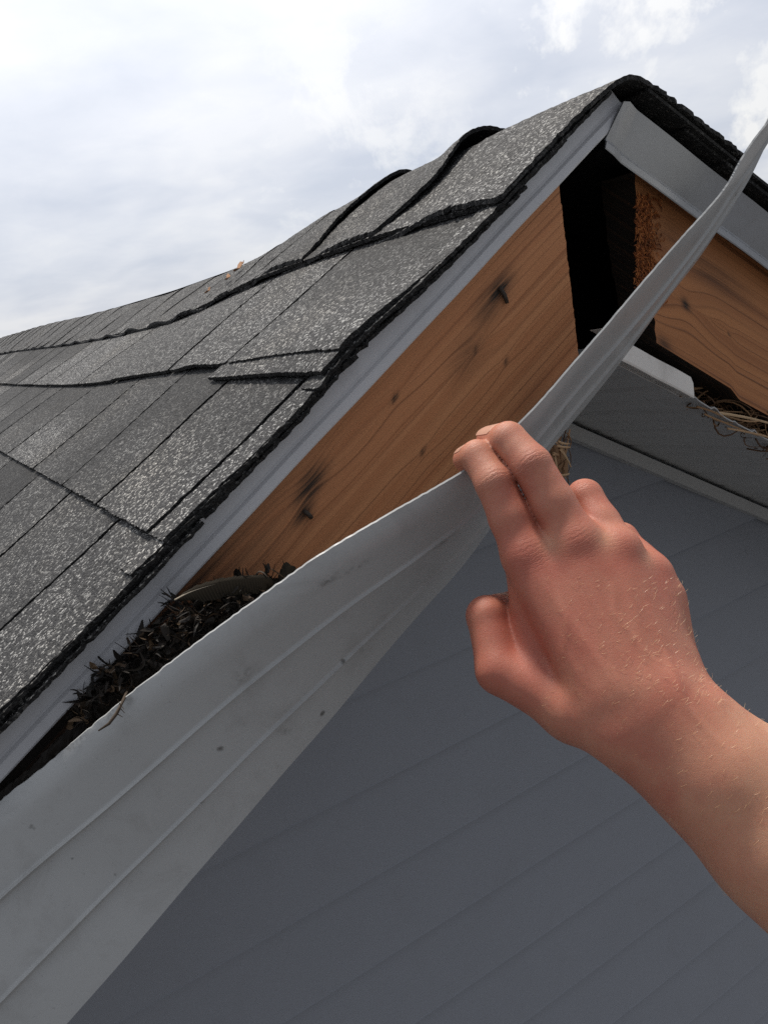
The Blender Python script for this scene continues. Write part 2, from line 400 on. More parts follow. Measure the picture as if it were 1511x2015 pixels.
def roof_slope(side):
    slope = MB()                            # the deck of boards under the shingles
    for (u0, u1, v0, v1) in ((0.004, HALF / cp + 0.25, 0.004, BACK),):
        us = np.linspace(u0, u1, 30); vs = np.concatenate([np.linspace(v0, 1.5, 40), np.linspace(1.6, v1, 20)])
        U, V = np.meshgrid(us, vs, indexing='ij')
        a = roof_pt(side, U, V, np.full(U.shape, -0.0058)); b_ = roof_pt(side, U, V, np.full(U.shape, -0.024))
        slope.grid(a); slope.grid(b_)
        slope.grid(np.stack([a[:, 0], b_[:, 0]], 0)); slope.grid(np.stack([a[-1], b_[-1]], 0)); slope.grid(np.stack([a[:, -1], b_[:, -1]], 0))
    deck = slope.build('roof_slope', M_FELT, house)
    sh = MB()
    n_course = 15; E = 0.1525
    # torn, layered sheet ends along the rake, under the top courses
    for k, (h, v0, w) in enumerate(((0.0022, -0.0115, 0.010), (-0.0004, -0.0085, 0.014), (-0.0026, -0.0100, 0.012))):
        for c in range(8):
            ua = 0.02 + c * 0.31 + 0.05 * k; ub = ua + 0.308
            shingle_tab(sh, side, ua, ub, v0 + random.uniform(-0.003, 0.003), w, h, h + 0.0005, 0.0022, 0.34, 0.0035 if side < 0 and c < 4 else 0.02, 0.0008, True, 0.6)
    slits = {0: [0.245, 0.41, 0.74, 1.05], 1: [0.19, 0.355, 0.60, 0.82, 1.10], 2: [0.020, 0.16, 0.30, 0.47, 0.70, 0.95], 3: [0.10, 0.27, 0.44, 0.66, 0.9], 4: [0.022, 0.2, 0.36]}
    for c in range(n_course):
        ut = 0.0 if c == 0 else E * c - 0.012; ub = 0.148 + E * c
        if c == 0: ut = 0.02
        s_ = [-0.0095] + (slits.get(c, []) if side < 0 else [])
        if c not in slits or side > 0: s_ += [0.03 + 0.17 * random.random()]
        while s_[-1] < BACK - 0.4: s_.append(s_[-1] + random.choice((0.14, 0.17, 0.2, 0.24, 0.28)))
        s_.append(BACK)
        for i, (a, b_) in enumerate(zip(s_[:-1], s_[1:])):
            near = side < 0 and a < 0.75 and ub < 1.1
            res = 0.0035 if near else (0.012 if a < 1.6 and ub < 1.4 else 0.06)
            tone = random.choice((0.02, 0.14, 0.30, 0.42, 0.56, 0.72))
            if side < 0 and c == 2 and i in (0, 1): tone = 0.5
            if side < 0 and c == 1 and i == 0: tone = 0.5
            gap = (0.0028 if near else 0.004) if a > 0 else 0.0
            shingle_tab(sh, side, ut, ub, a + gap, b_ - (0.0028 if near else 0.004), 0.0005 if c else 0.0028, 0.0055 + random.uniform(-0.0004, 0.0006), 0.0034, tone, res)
    if side < 0:                            # the loose strip of a lower layer peeping out below the second course
        shingle_tab(sh, side, 0.20, 0.3175, -0.0095, 0.20, -0.002, 0.0050, 0.0030, 0.45, 0.0035)
        shingle_tab(sh, side, 0.40, 0.478, -0.0095, 0.012, 0.000, 0.0050, 0.0036, 0.80, 0.0025)
    sh.build('shingle_layer', M_SHINGLE, deck, smooth=False, attr='tab')
roof_slope(-1); roof_slope(1)

# ridge caps: each a bent piece lying over the end of the one before
EPS = 0.018
def cap_pt(s, v, h):
    z = AZ + 0.0066 - sp_ * np.sqrt(s * s + EPS * EPS) + h + sag(v, s)
    return np.stack(np.broadcast_arrays(RX + s * cp, D + v, z), -1)
starts = [-0.015, 0.138, 0.295, 0.428]
while starts[-1] < BACK - 0.2: starts.append(starts[-1] + random.uniform(0.135, 0.155))
for k, a in enumerate(starts):
    L = 0.20; near = k < 5
    ns, nv = (96, 60) if near else (26, 8)
    Sx, V = np.meshgrid(np.linspace(-0.150 - random.uniform(0, 0.004), 0.152, ns), np.linspace(a, min(a + L, BACK), nv), indexing='ij')
    lift = np.interp(V - a, [0, 0.05, 0.15, 0.2], [0.0058, 0.0042, 0.001, -0.003] if k < 3 else [0.0020, 0.0019, 0.0016, -0.003])
    curl = [-0.002, 0.0075, 0.0028, 0.0012, 0.0005][k] if near else random.uniform(0.0, 0.0015)
    lift = lift + curl * np.exp(-((V - a) / 0.035) ** 2) * (0.3 + 0.7 * np.exp(-((Sx + 0.02) / 0.06) ** 2))
    # butt ends are cut a little askew and the sides ripple
    V = V + (0.012 * np.sin(Sx * 40 + k * 2.1) + 0.02 * (Sx < 0) * Sx * random.uniform(-1, 1)) * np.exp(-(V - a) / 0.05) * (0 if k == 0 else 1)
    lift = lift + 0.0012 * wob(Sx, V, 9, k) + 0.003 * np.exp(-((np.abs(Sx) - 0.15) / 0.02) ** 2) * np.sin(V * 34 + k)
    if near:
        e = RNG.normal(0, 0.0009, Sx.shape)
        V[:, 0] += e[:, 0]; Sx[0, :] += e[0, :]; Sx[-1, :] += e[-1, :]; lift = lift + RNG.normal(0, 0.0002, lift.shape)
    top = cap_pt(Sx, V, lift); bot = cap_pt(Sx, V, lift - 0.0034)
    m_ = MB(); tone = random.choice((0.24, 0.36, 0.5))
    A = np.stack([np.full(Sx.shape, tone), np.zeros(Sx.shape), np.zeros(Sx.shape)], -1)
    m_.grid(top[::-1], A); m_.grid(bot, A * 0 - 0.22)
    rim = lambda q: np.concatenate([q[0, :], q[1:, -1], q[-1, -2::-1], q[-2:0:-1, 0]])
    rt, rb = rim(top), rim(bot); n = len(rt)
    m_.add(np.concatenate([rt, rb]), [(i, i + n, (i + 1) % n + n, (i + 1) % n) for i in range(n)], np.full((2 * n, 3), -0.22))
    m_.build('ridge_cap', M_SHINGLE, house, attr='tab')

# metal drip edge down each rake: a face with a small flared hem
def drip_edge(p0, p1, up, length, grow=0.0, lean=0.0):
    """p0 (upper) and p1: x,z on the hem line; up: height of the face"""
    d = np.array([p1[0] - p0[0], p1[1] - p0[1]]); d /= np.linalg.norm(d)
    nrm = np.array([-d[1], d[0]]); nrm = nrm if nrm[1] > 0 else -nrm
    prof = [(up, -0.001), (0.0095, 0.0), (0.0080, -0.0006), (0.0062, -0.0022), (0.0010, -0.0036), (0.0, -0.0033), (0.0008, -0.0025), (0.0062, -0.0010), (0.0090, 0.0012), (up, 0.0006)]
    ts = np.linspace(-0.031 if grow else 0, length, int(length / 0.01)); P = np.zeros((len(ts), len(prof) + 1, 3))
    for i, s in enumerate(ts):
        for j, (a, y) in enumerate(prof + prof[:1]):
            w = 0.0006 * math.sin(s * 23) + 0.0004 * math.sin(s * 61 + 1)
            if a == up: a = up + grow * s + (min(0.0015, max(0, 0.012 - s) * 0.30) if grow else 0)
            P[i, j] = (p0[0] + d[0] * s + nrm[0] * a, D + y + w + lean * max(a - 0.009, 0), p0[1] + d[1] * s + nrm[1] * a)
    return P
hemL0, hemL1 = on_y((1181, 273), D), on_y((0, 1535), D)
hemR0, hemR1 = on_y((1175, 297), D), on_y((1511, 541), D)
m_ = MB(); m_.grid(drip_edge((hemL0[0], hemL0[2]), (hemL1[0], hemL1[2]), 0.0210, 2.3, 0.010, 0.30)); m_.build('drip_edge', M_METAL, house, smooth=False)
P = drip_edge((hemR0[0], hemR0[2]), (hemR1[0], hemR1[2]), 0.0405, 2.1, 0.0, -0.10)
k0 = np.array([0.0155, 0.0, 0.030])          # its upper end is folded to meet the other piece on the plumb line of the ridge
for j in range(P.shape[1]):
    a = P[0, j, 2] - hemR0[2]
    P[0, j, 0] = hemR0[0] + 0.0006 + max(a, 0) * 0.64; P[0, j, 1] -= 0.0022
    P[1, j, 1] -= 0.0022
    P[0, j, 2] = hemR0[2] + max(a, 0) * 0.86
    P[1, j, 0] = max(P[1, j, 0], P[0, j, 0] + 0.003)
P[:, :, 1] -= 0.0016
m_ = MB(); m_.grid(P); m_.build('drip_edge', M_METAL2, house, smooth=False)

# rake (fascia) boards, bare wood
def board(name, x_top, x_bot, mat_, y, th, knots, stains, jag, side, top_off, bot_off, end_fn=None, warp=0.0, end_shade=0.3):
    """a plumb-cut board under the roof's edge. x runs from the plumb cut towards the eave"""
    n, m = 420, 70
    s = np.linspace(0, 1, n) ** 1.6 * 1.9        # metres away from the cut
    vfr = np.linspace(0, 1, m)
    Sg, Vf = np.meshgrid(s, vfr, indexing='ij')
    cut = x_top + (x_bot - x_top) * Vf
    jg = RNG.normal(0, jag, (1, m)) + (end_fn(vfr)[None, :] if end_fn else 0)
    X = cut + side * (Sg + jg * np.exp(-Sg / 0.02))
    zr = AZ + 0.001 - np.abs(X - RX) * tp if side < 0 else AZ + 0.001 - (X - RX) * tp
    Z = zr - (top_off + (bot_off - top_off) * Vf)
    if warp: Z = Z + warp * np.interp(Sg, [0, 0.09, 0.10, 0.2, 0.3], [0.006, 0.002, -0.004, -0.004, -0.02]) * Vf ** 3
    al = Sg / cp + 0; ac = Vf * (bot_off - top_off) * cp
    G = np.stack([al, ac, np.zeros_like(al)], -1); ST = np.zeros_like(al)
    for (px, py, amp, rad, rx) in knots:
        w = on_y((px, py), y); ka = abs(w[0] - (x_top + x_bot) / 2) / cp; kz = (AZ + 0.001 - (abs(w[0] - RX) if side < 0 else (w[0] - RX)) * tp - w[2] - top_off) * cp
        du, dv = (al - ka), (ac - kz); r2 = (du / rx) ** 2 + dv ** 2
        G[..., 1] += amp * np.sign(dv + 1e-5) * np.exp(-r2 / (rad * rad * 6)) * 0.6
        ST = np.maximum(ST, np.exp(-r2 / (rad * rad * 0.16)) * 1.0)
    for (px, py, ru, rv, k) in stains:
        w = on_y((px, py), y); ka = abs(w[0] - (x_top + x_bot) / 2) / cp; kz = (AZ + 0.001 - (abs(w[0] - RX) if side < 0 else (w[0] - RX)) * tp - w[2] - top_off) * cp
        ST = np.maximum(ST, k * np.exp(-((al - ka) / ru) ** 2 - ((ac - kz) / rv) ** 2))
    F0 = np.stack([X, np.full(X.shape, y), Z], -1); B0 = F0.copy(); B0[..., 1] += th
    mb = MB(); mb.st = []
    nV = n * m
    idx = lambda i, j: i * m + j
    V = np.concatenate([F0.reshape(-1, 3), B0.reshape(-1, 3)])
    Fc = [(idx(i, j), idx(i + 1, j), idx(i + 1, j + 1), idx(i, j + 1)) for i in range(n - 1) for j in range(m - 1)]
    Fc += [tuple(nV + q for q in f[::-1]) for f in Fc]
    rim = [idx(0, j) for j in range(m)] + [idx(i, m - 1) for i in range(1, n)] + [idx(n - 1, j) for j in range(m - 2, -1, -1)] + [idx(i, 0) for i in range(n - 2, 0, -1)]
    k = len(rim); Fc += [(2 * nV + i, 2 * nV + k + i, 2 * nV + k + (i + 1) % k, 2 * nV + (i + 1) % k) for i in range(k)]
    V = np.concatenate([V, V[rim], V[[q + nV for q in rim]]])
    Gx = np.concatenate([G.reshape(-1, 3)] * 2); Gx[nV:, 1] += 0.01
    Gr = np.concatenate([Gx[rim], Gx[rim] + np.array([0, 0.02, 0])])
    return mesh(name, V, Fc, mat_, house, attrs={'grain': np.concatenate([Gx, Gr]), 'stain_shade': np.concatenate([ST.ravel(), ST.ravel(), np.full(2 * k, end_shade)])})
YB = 0.459
cutT, cutB = on_y((1101, 378), YB), on_y((1137, 692), YB)
left_board = board('fascia_board', cutT[0], cutT[0] + (cutB[0] - cutT[0]) * 1.35, M_WOOD, YB, 0.019,
      knots=[(777, 782, 0.006, 0.0055, 1.6), (995, 712, 0.004, 0.0040, 1.5), (832, 890, 0.005, 0.0050, 1.5), (611, 957, 0.008, 0.0070, 1.3), (935, 690, 0.010, 0.004, 2.5)],
      stains=[(980, 572, 0.016, 0.0065, 0.95), (962, 600, 0.02, 0.010, 0.55), (610, 955, 0.018, 0.008, 0.95), (600, 1012, 0.012, 0.006, 0.8), (920, 700, 0.022, 0.012, 0.35), (1040, 800, 0.03, 0.015, 0.25), (480, 1120, 0.05, 0.03, 0.35), (230, 1350, 0.10, 0.08, 1.0), (60, 1500, 0.16, 0.16, 1.0), (-60, 1600, 0.2, 0.2, 1.0)],
      jag=0.00025, side=-1, top_off=0.027, bot_off=0.186)
ex = on_y((1252, 372), YB)
def torn(v): return 0.0012 * np.sin(v * 9 + 0.6) + np.interp(v, [0, 0.15, 0.4, 0.7, 1], [0.0, -0.001, 0.001, 0.002, 0.003]) + 0.0005 * np.sin(v * 31 + 1) + 0.0004 * np.sin(v * 67 + 0.3)
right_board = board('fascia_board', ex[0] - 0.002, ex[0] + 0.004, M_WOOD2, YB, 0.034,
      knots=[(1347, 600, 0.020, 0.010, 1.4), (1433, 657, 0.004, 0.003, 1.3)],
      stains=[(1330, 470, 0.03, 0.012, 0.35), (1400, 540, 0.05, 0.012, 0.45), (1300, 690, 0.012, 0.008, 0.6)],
      jag=0.00012, side=1, top_off=0.048, bot_off=0.1795, end_fn=torn, warp=1.0, end_shade=1.0)  # rim coloured dark: end grain, plus the shade on the end face
# torn orange fibres on the broken end
M_FIBRE = m_strands('torn_fibre', [(0.0, (0.09, 0.026, 0.009)), (0.5, (0.28, 0.085, 0.022)), (1.0, (0.46, 0.17, 0.05))])
fb = MB()
for i in range(900):
    q = random.random(); px = 1250 + abs(random.gauss(0, 20)) + 30 * max(0, q - 0.45) * random.uniform(-0.4, 1); py = 385 + q * 215
    w = on_y((px, py), YB - 0.0006); L = random.uniform(0.002, 0.006); n0 = len(fb.V)
    d = np.array([random.uniform(-0.4, 0.2), -abs(random.gauss(0.02, 0.10)), random.uniform(-1, 0.5)]); d /= np.linalg.norm(d)
    fb.tube([w, w + d * L * 0.5 + np.array([0, -0.0008, 0]), w + d * L], [0.0006, 0.0005, 0.0001], 4)
    fb.A[n0:] = [(random.random(), 0, 0)] * (len(fb.V) - n0)
fb.build('torn_fibres', M_FIBRE, right_board, attr='tone')
# nails left standing in the wood
M_NAIL = m_plain('rusted_nail', (0.045, 0.035, 0.028), 0.6)
def nail(px, py, dx, dz, L=0.014, parent=left_board):
    w = on_y((px, py), YB); mb = MB()
    mb.tube([w + np.array([0, 0.004, 0]), w + np.array([0, -0.0018, 0]), w + np.array([dx, -0.007, dz]) * 0.5, w + np.array([dx, -0.0085, dz])][:2] + [w + np.array([dx * .5, -0.0026, dz * .5]), w + np.array([dx, -0.0022, dz])], [0.0014, 0.0015, 0.0016, 0.0014], 8)
    mb.build('nail', M_NAIL, parent, smooth=True)
nail(982, 568, 0.0035, -0.0105); nail(599, 1006, 0.003, -0.005)
m_ = MB(); zt = AZ - 0.034
m_.prism([(RX, zt), (RX - HALF, zt - HALF * tp), (RX - HALF, zt - HALF * tp - 0.16), (RX, zt - 0.16)], WY - 0.022, WY - 0.006)
m_.prism([(RX, zt), (RX + HALF, zt - HALF * tp), (RX + HALF, zt - HALF * tp - 0.16), (RX, zt - 0.16)], WY - 0.022, WY - 0.006)
m_.build('sheathing', M_FELT, house)

# gable wall in horizontal lap siding
LAP = 0.0975; lap0 = EYE[2] - 0.462
wall = MB()
k = -40; zline = lap0 + 6 * LAP
while zline > GZ:
    zb, ztp = zline - LAP, min(zline, AZ - 0.075)
    if zb > AZ - 0.08: zline -= LAP; continue
    if zb < GZ: zb = GZ
    def half(z): return max(0.02, min(HALF - 0.15, (AZ - 0.06 - z) / tp))
    a, b_ = half(zb), half(ztp)
    if AZ - 0.06 - ztp > -LAP:
        # face leans out to its butt, with a small returned lip
        hs = (LAP / 3)
        rows = [(ztp, WY + 0.003), (ztp - 0.004, WY - 0.001), (zb + 0.0025, WY - 0.0140), (zb + 0.0008, WY - 0.0147), (zb, WY - 0.0130), (zb, WY)]
        Pq = np.array([[(RX - half(z), y, z), (RX + half(z), y, z)] for z, y in rows])
        wall.grid(Pq[:, ::-1])
    zline -= LAP
eave = AZ - HALF * tp - 0.05
for s in (-1, 1):
    x = RX + s * (HALF - 0.15); wall.grid(np.array([[(x, WY, GZ), (x, BACK + D - 0.2, GZ)], [(x, WY, eave), (x, BACK + D - 0.2, eave)]]))
wall.prism([(RX - HALF + 0.15, GZ), (RX + HALF - 0.15, GZ), (RX + HALF - 0.15, eave), (RX, AZ - 0.06), (RX - HALF + 0.15, eave)], BACK + D - 0.24, BACK + D - 0.2)
wall.build('gable_wall', M_SIDING, house)

# soffit under each rake (vented panels whose grooves run from fascia to wall)
def soffit(side):
    off = 0.2035 if side > 0 else 0.185
    xs = []; ns = 520
    sarr = np.linspace(-0.030, 1.9, ns) if side > 0 else np.linspace(0.005, 1.9, ns)
    ys = np.array([0.4560, 0.470, 0.55, 0.63, WY - 0.009])
    P = np.zeros((ns, len(ys), 3))
    for i, s in enumerate(sarr):
        ph = (s + 0.012) % 0.050; gr = 0.0028 if ph < 0.006 else (0.0012 if 0.025 < ph < 0.029 else 0)
        for j, y in enumerate(ys):
            x = RX + side * s
            z = AZ - s * tp - off + gr
            if side > 0:
                z -= 0.012 * (y - 0.456) / 0.21
                d = max(0, s - 0.055) ; z -= 0.004 * min(1, d / 0.05) * max(0, (0.52 - y) / 0.06)   # outer edge pulled down where its trim is gone
            P[i, j] = (x, y, z)
    mb = MB(); mb.grid(P); Q = P.copy(); Q[..., 2] += 0.0012; mb.grid(Q[::-1])
    mb.grid(np.stack([P[:, 0], Q[:, 0]], 0)); mb.grid(np.stack([P[0], Q[0]], 0))
    o = mb.build('soffit', M_SOFFIT, house)
    if side > 0:
        t_ = MB()                            # the white channel that still holds its outer edge near the peak
        xa, xb = RX - 0.034, RX + 0.062
        def zf(x): return AZ - (x - RX) * tp - off
        ysl = 0.4530
        pts = []
        nx = 40
        G_ = np.zeros((nx, 6, 3))
        for i, x in enumerate(np.linspace(xa, xb, nx)):
            w = 0.0004 * math.sin(i * 0.35)
            top = 0.0150 - (0.004 if i == nx - 1 else 0)
            for j, (dy, dz) in enumerate(((0.012, -0.0016), (0.0006, -0.0016), (0.0, 0.0), (0.0, top), (0.0012, top + 0.0006), (0.012, top))):
                G_[i, j] = (x, ysl + dy + w, zf(x) + dz)
        t_.grid(G_); H_ = G_.copy(); H_[..., 1] += 0.0012; t_.grid(H_[::-1]); t_.grid(np.stack([G_[-1], H_[-1]], 0)); t_.grid(np.stack([G_[0], H_[0]], 0))
        t_.build('end_channel', M_WHITE, o)
        j_ = MB()                            # channel along the wall
        for (dz0, dz1, y0, y1) in ((-0.0200, -0.0040, WY - 0.026, WY - 0.0095),):
            za = lambda x: AZ - (x - RX) * tp - off - 0.012
            j_.box8([(RX, y0, za(RX) + dz0), (RX + 1.9, y0, za(RX + 1.9) + dz0), (RX + 1.9, y1, za(RX + 1.9) + dz0), (RX, y1, za(RX) + dz0),
                     (RX, y0, za(RX) + dz1), (RX + 1.9, y0, za(RX + 1.9) + dz1), (RX + 1.9, y1, za(RX + 1.9) + dz1), (RX, y1, za(RX) + dz1)])
        j_.build('wall_channel', M_SOFFIT, o)
soffit(1); soffit(-1)

# ------------------------------------------------------------------ the loose fascia cover being pulled off
PAIRS = [  # upper edge px, its y; lower edge px, its y
 ((-480, 1945), 0.449, (-70, 2250), 0.415), ((-240, 1762), 0.447, (115, 2038), 0.408), ((-120, 1671), 0.443, (210, 1930), 0.405),
 ((-28, 1602), 0.436, (299, 1827), 0.403), ((90, 1513), 0.422, (389, 1724), 0.402), ((213, 1413), 0.407, (479, 1621), 0.403),
 ((346, 1308), 0.394, (568, 1518), 0.405), ((490, 1205), 0.381, (657, 1415), 0.409), ((645, 1100), 0.369, (746, 1312), 0.413),
 ((800, 1012), 0.360, (836, 1208), 0.417), ((940, 925), 0.354, (926, 1106), 0.420), ((1040, 828), 0.351, (1012, 985), 0.422),
 ((1145, 704), 0.350, (1092, 881), 0.424), ((1250, 582), 0.349, (1172, 787), 0.425), ((1345, 473), 0.349, (1251, 684), 0.425),
 ((1402, 407), 0.350, (1318, 592), 0.424), ((1434, 362), 0.351, (1372, 519), 0.422), ((1458, 319), 0.351, (1415, 459), 0.420), ((1494, 268), 0.350, (1462, 384), 0.418),
 ((1560, 190), 0.347, (1511, 268), 0.414), ((1640, 90), 0.345, (1580, 140), 0.410), ((1740, -40), 0.343, (1670, -10), 0.406)]
U3 = np.array([on_y(a, ya) for a, ya, b_, yb in PAIRS]); L3 = np.array([on_y(b_, yb) for a, ya, b_, yb in PAIRS])
_dl = (L3[0] - L3[1]) / np.linalg.norm(L3[0] - L3[1]); _rk = np.array([-cp, 0, -sp_]); _dl = (_rk + 0.0 * _dl)
U3 = np.vstack([U3[0] + _rk * np.array([[1.2], [0.8], [0.4], [0.12]]), U3]); L3 = np.vstack([L3[0] + _rk * np.array([[1.2], [0.8], [0.4], [0.12]]), L3])
def densify(P, n):
    k = np.arange(len(P)); q = np.linspace(0, len(P) - 1, n)
    # Catmull-Rom
    out = np.zeros((n, 3)); Pp = np.vstack([2 * P[0] - P[1], P, 2 * P[-1] - P[-2]])
    for a, s in enumerate(q):
        i = min(int(s), len(P) - 2); f = s - i; p0, p1, p2, p3 = Pp[i], Pp[i + 1], Pp[i + 2], Pp[i + 3]
        out[a] = 0.5 * ((2 * p1) + (p2 - p0) * f + (2 * p0 - 5 * p1 + 4 * p2 - p3) * f * f + (3 * p1 - p0 - 3 * p2 + p3) * f ** 3)
    return out
NS = 450; Ud, Ld = densify(U3, NS), densify(L3, NS)
fr = np.unique(np.concatenate([np.linspace(0, 1, 46), np.linspace(0.33, 0.39, 13), np.linspace(0.67, 0.74, 13), np.linspace(0, 0.05, 6)]))
axis = np.gradient((Ud + Ld) / 2, axis=0); axis /= np.linalg.norm(axis, axis=1)[:, None]
acr = Ld - Ud; nrm = np.cross(axis, acr); nrm /= np.linalg.norm(nrm, axis=1)[:, None]
if nrm[60, 1] > 0: nrm = -nrm                    # towards the viewer
def prof(a):
    rib = 0.0019 * (np.exp(-((a - 0.360) / 0.009) ** 2) + np.exp(-((a - 0.705) / 0.009) ** 2))
    step = -0.0012 * (1 / (1 + np.exp(-(a - 0.372) / 0.006)) + 1 / (1 + np.exp(-(a - 0.717) / 0.006)))
    roll = -0.0050 * np.clip(1 - a / 0.13, 0, 1) ** 2 + 0.0020 * np.sin(np.pi * a)
    return rib + step, roll
P = Ud[:, None, :] + acr[:, None, :] * fr[None, :, None]
tt = np.linspace(0, 1, NS)
ripple = 0.0006 * np.sin(tt * 33)[:, None] * np.cos(fr * 7)[None, :] + 0.0004 * np.sin(tt * 70 + 2)[:, None] * (fr ** 2)[None, :] * 0.6 \
       - 0.0022 * np.exp(-((tt[:, None] - 0.58) / 0.015) ** 2 - ((fr[None, :] - 0.10) / 0.10) ** 2)
P = P + nrm[:, None, :] * (prof(fr)[0][None, :] + prof(fr)[1][None, :] * np.interp(tt, [0, 0.52, 0.66, 1], [1, 1, 0.25, 0.1])[:, None] + ripple)[..., None]
edge_j = RNG.normal(0, 0.0002, NS)
P[:, 0] += edge_j[:, None] * acr / 0.11
# a folded-back hem at the bottom, turned under
hem = np.stack([P[:, -1] - nrm * 0.0012, P[:, -1] - nrm * 0.0030 - acr * 0.02, P[:, -1] - nrm * 0.0028 - acr * 0.22], 1)
P = np.concatenate([P, hem], 1)
back = P - nrm[:, None, :] * 0.0011
def grime(Q):
    w = Q.reshape(-1, 3); c_ = (w - EYE) @ RW; p = np.stack([CX + FPX * c_[:, 0] / c_[:, 2], CY + FPX * c_[:, 1] / c_[:, 2]], 1); a = np.zeros(len(w))
    for (x, y, l, q, ang, k) in ((645, 1143, 24, 5, -0.62, 1.0), (702, 1116, 26, 4, -0.55, 0.8), (870, 1068, 30, 4, -0.6, 0.6), (235, 1390, 40, 12, -0.72, 0.7), (150, 1462, 40, 12, -0.75, 0.6), (1215, 752, 9, 5, -0.9, 0.9), (480, 1330, 26, 10, -0.7, 0.5), (560, 1440, 12, 8, 0, 0.5)):
        d = p - (x, y); u = d[:, 0] * math.cos(ang) + d[:, 1] * math.sin(ang); v = -d[:, 0] * math.sin(ang) + d[:, 1] * math.cos(ang)
        a = np.maximum(a, k * np.exp(-(u / l) ** 2 - (v / q) ** 2))
    return np.stack([a, a * 0, a * 0], -1)
m_ = MB(); m_.grid(P, grime(P)); m_.grid(back[::-1])
m_.grid(np.stack([P[:, 0], back[:, 0]], 0)); m_.grid(np.stack([P[:, -1], back[:, -1]], 0)); m_.grid(np.stack([P[0], back[0]], 0)); m_.grid(np.stack([P[-1], back[-1]], 0))
strip_o = empty('fascia_cover', tuple(U3[0]))
tag(strip_o, 'long ribbed grey metal fascia cover bent off the boards, held by the hand', 'metal trim')
cover = m_.build('metal_sheet', M_TRIM, strip_o, smooth=True, attr='grime')
for f_ in cover.data.polygons: f_.use_smooth = True
try: cover.data.set_sharp_from_angle(angle=R_(38))
except Exception: pass

# ------------------------------------------------------------------ the person: a right hand and forearm reaching in from the lower right
def cone_sdf(P, a, b, ra, rb):
    """round cone from a to b"""
    ba = b - a; L2 = ba @ ba; pa = P - a
    h = np.clip((pa @ ba) / L2, 0, 1)
    return np.linalg.norm(pa - h[..., None] * ba, axis=-1) - (ra + (rb - ra) * h)
def to_cam(w): return (w - EYE) @ RW            # world -> right, down, forward
J = lambda px, py, z: np.array([(px - CX) * z / FPX, (py - CY) * z / FPX, z])
mm = 0.001
FINGER = {  # joints in the picture and metres away: knuckle, middle joint, end joint, tip ; radii mm
 'index':  [(1035, 1090, .4245), (972, 950, .430), (939, 898, .439), (917, 904, .4560)],
 'middle': [(1130, 1066, .419), (1046, 915, .4245), (1000, 864, .434), (964, 866, .4530)],
 'ring':   [(1212, 1085, .421), (1150, 978, .440), (1152, 1006, .464), (1172, 1052, .463)],
 'little': [(1277, 1133, .428), (1223, 1059, .447), (1228, 1086, .466), (1240, 1122, .464)]}
FR = {'index': (12.8, 10.1, 8.9, 7.6), 'middle': (13.0, 10.3, 9.2, 7.8), 'ring': (12.0, 9.5, 8.3, 7.0), 'little': (11.0, 8.3, 7.2, 6.2)}
CARP = {'index': (1190, 1372, .399), 'middle': (1228, 1362, .396), 'ring': (1266, 1352, .398), 'little': (1304, 1338, .404)}
Jf = {k: [J(*p) for p in v] for k, v in FINGER.items()}
CMC, TMC, TIP_, TTIP = J(1140, 1398, .411), J(984, 1318, .427), J(957, 1212, .438), J(1018, 1192, .470)
body = []      # (a, b, ra, rb, k) unioned smoothly into the hand
for k in FINGER:
    j = Jf[k]; r = FR[k]; cb = J(*CARP[k])
    body.append((cb, j[0], 15.5 * mm, r[0] * mm, 16 * mm))
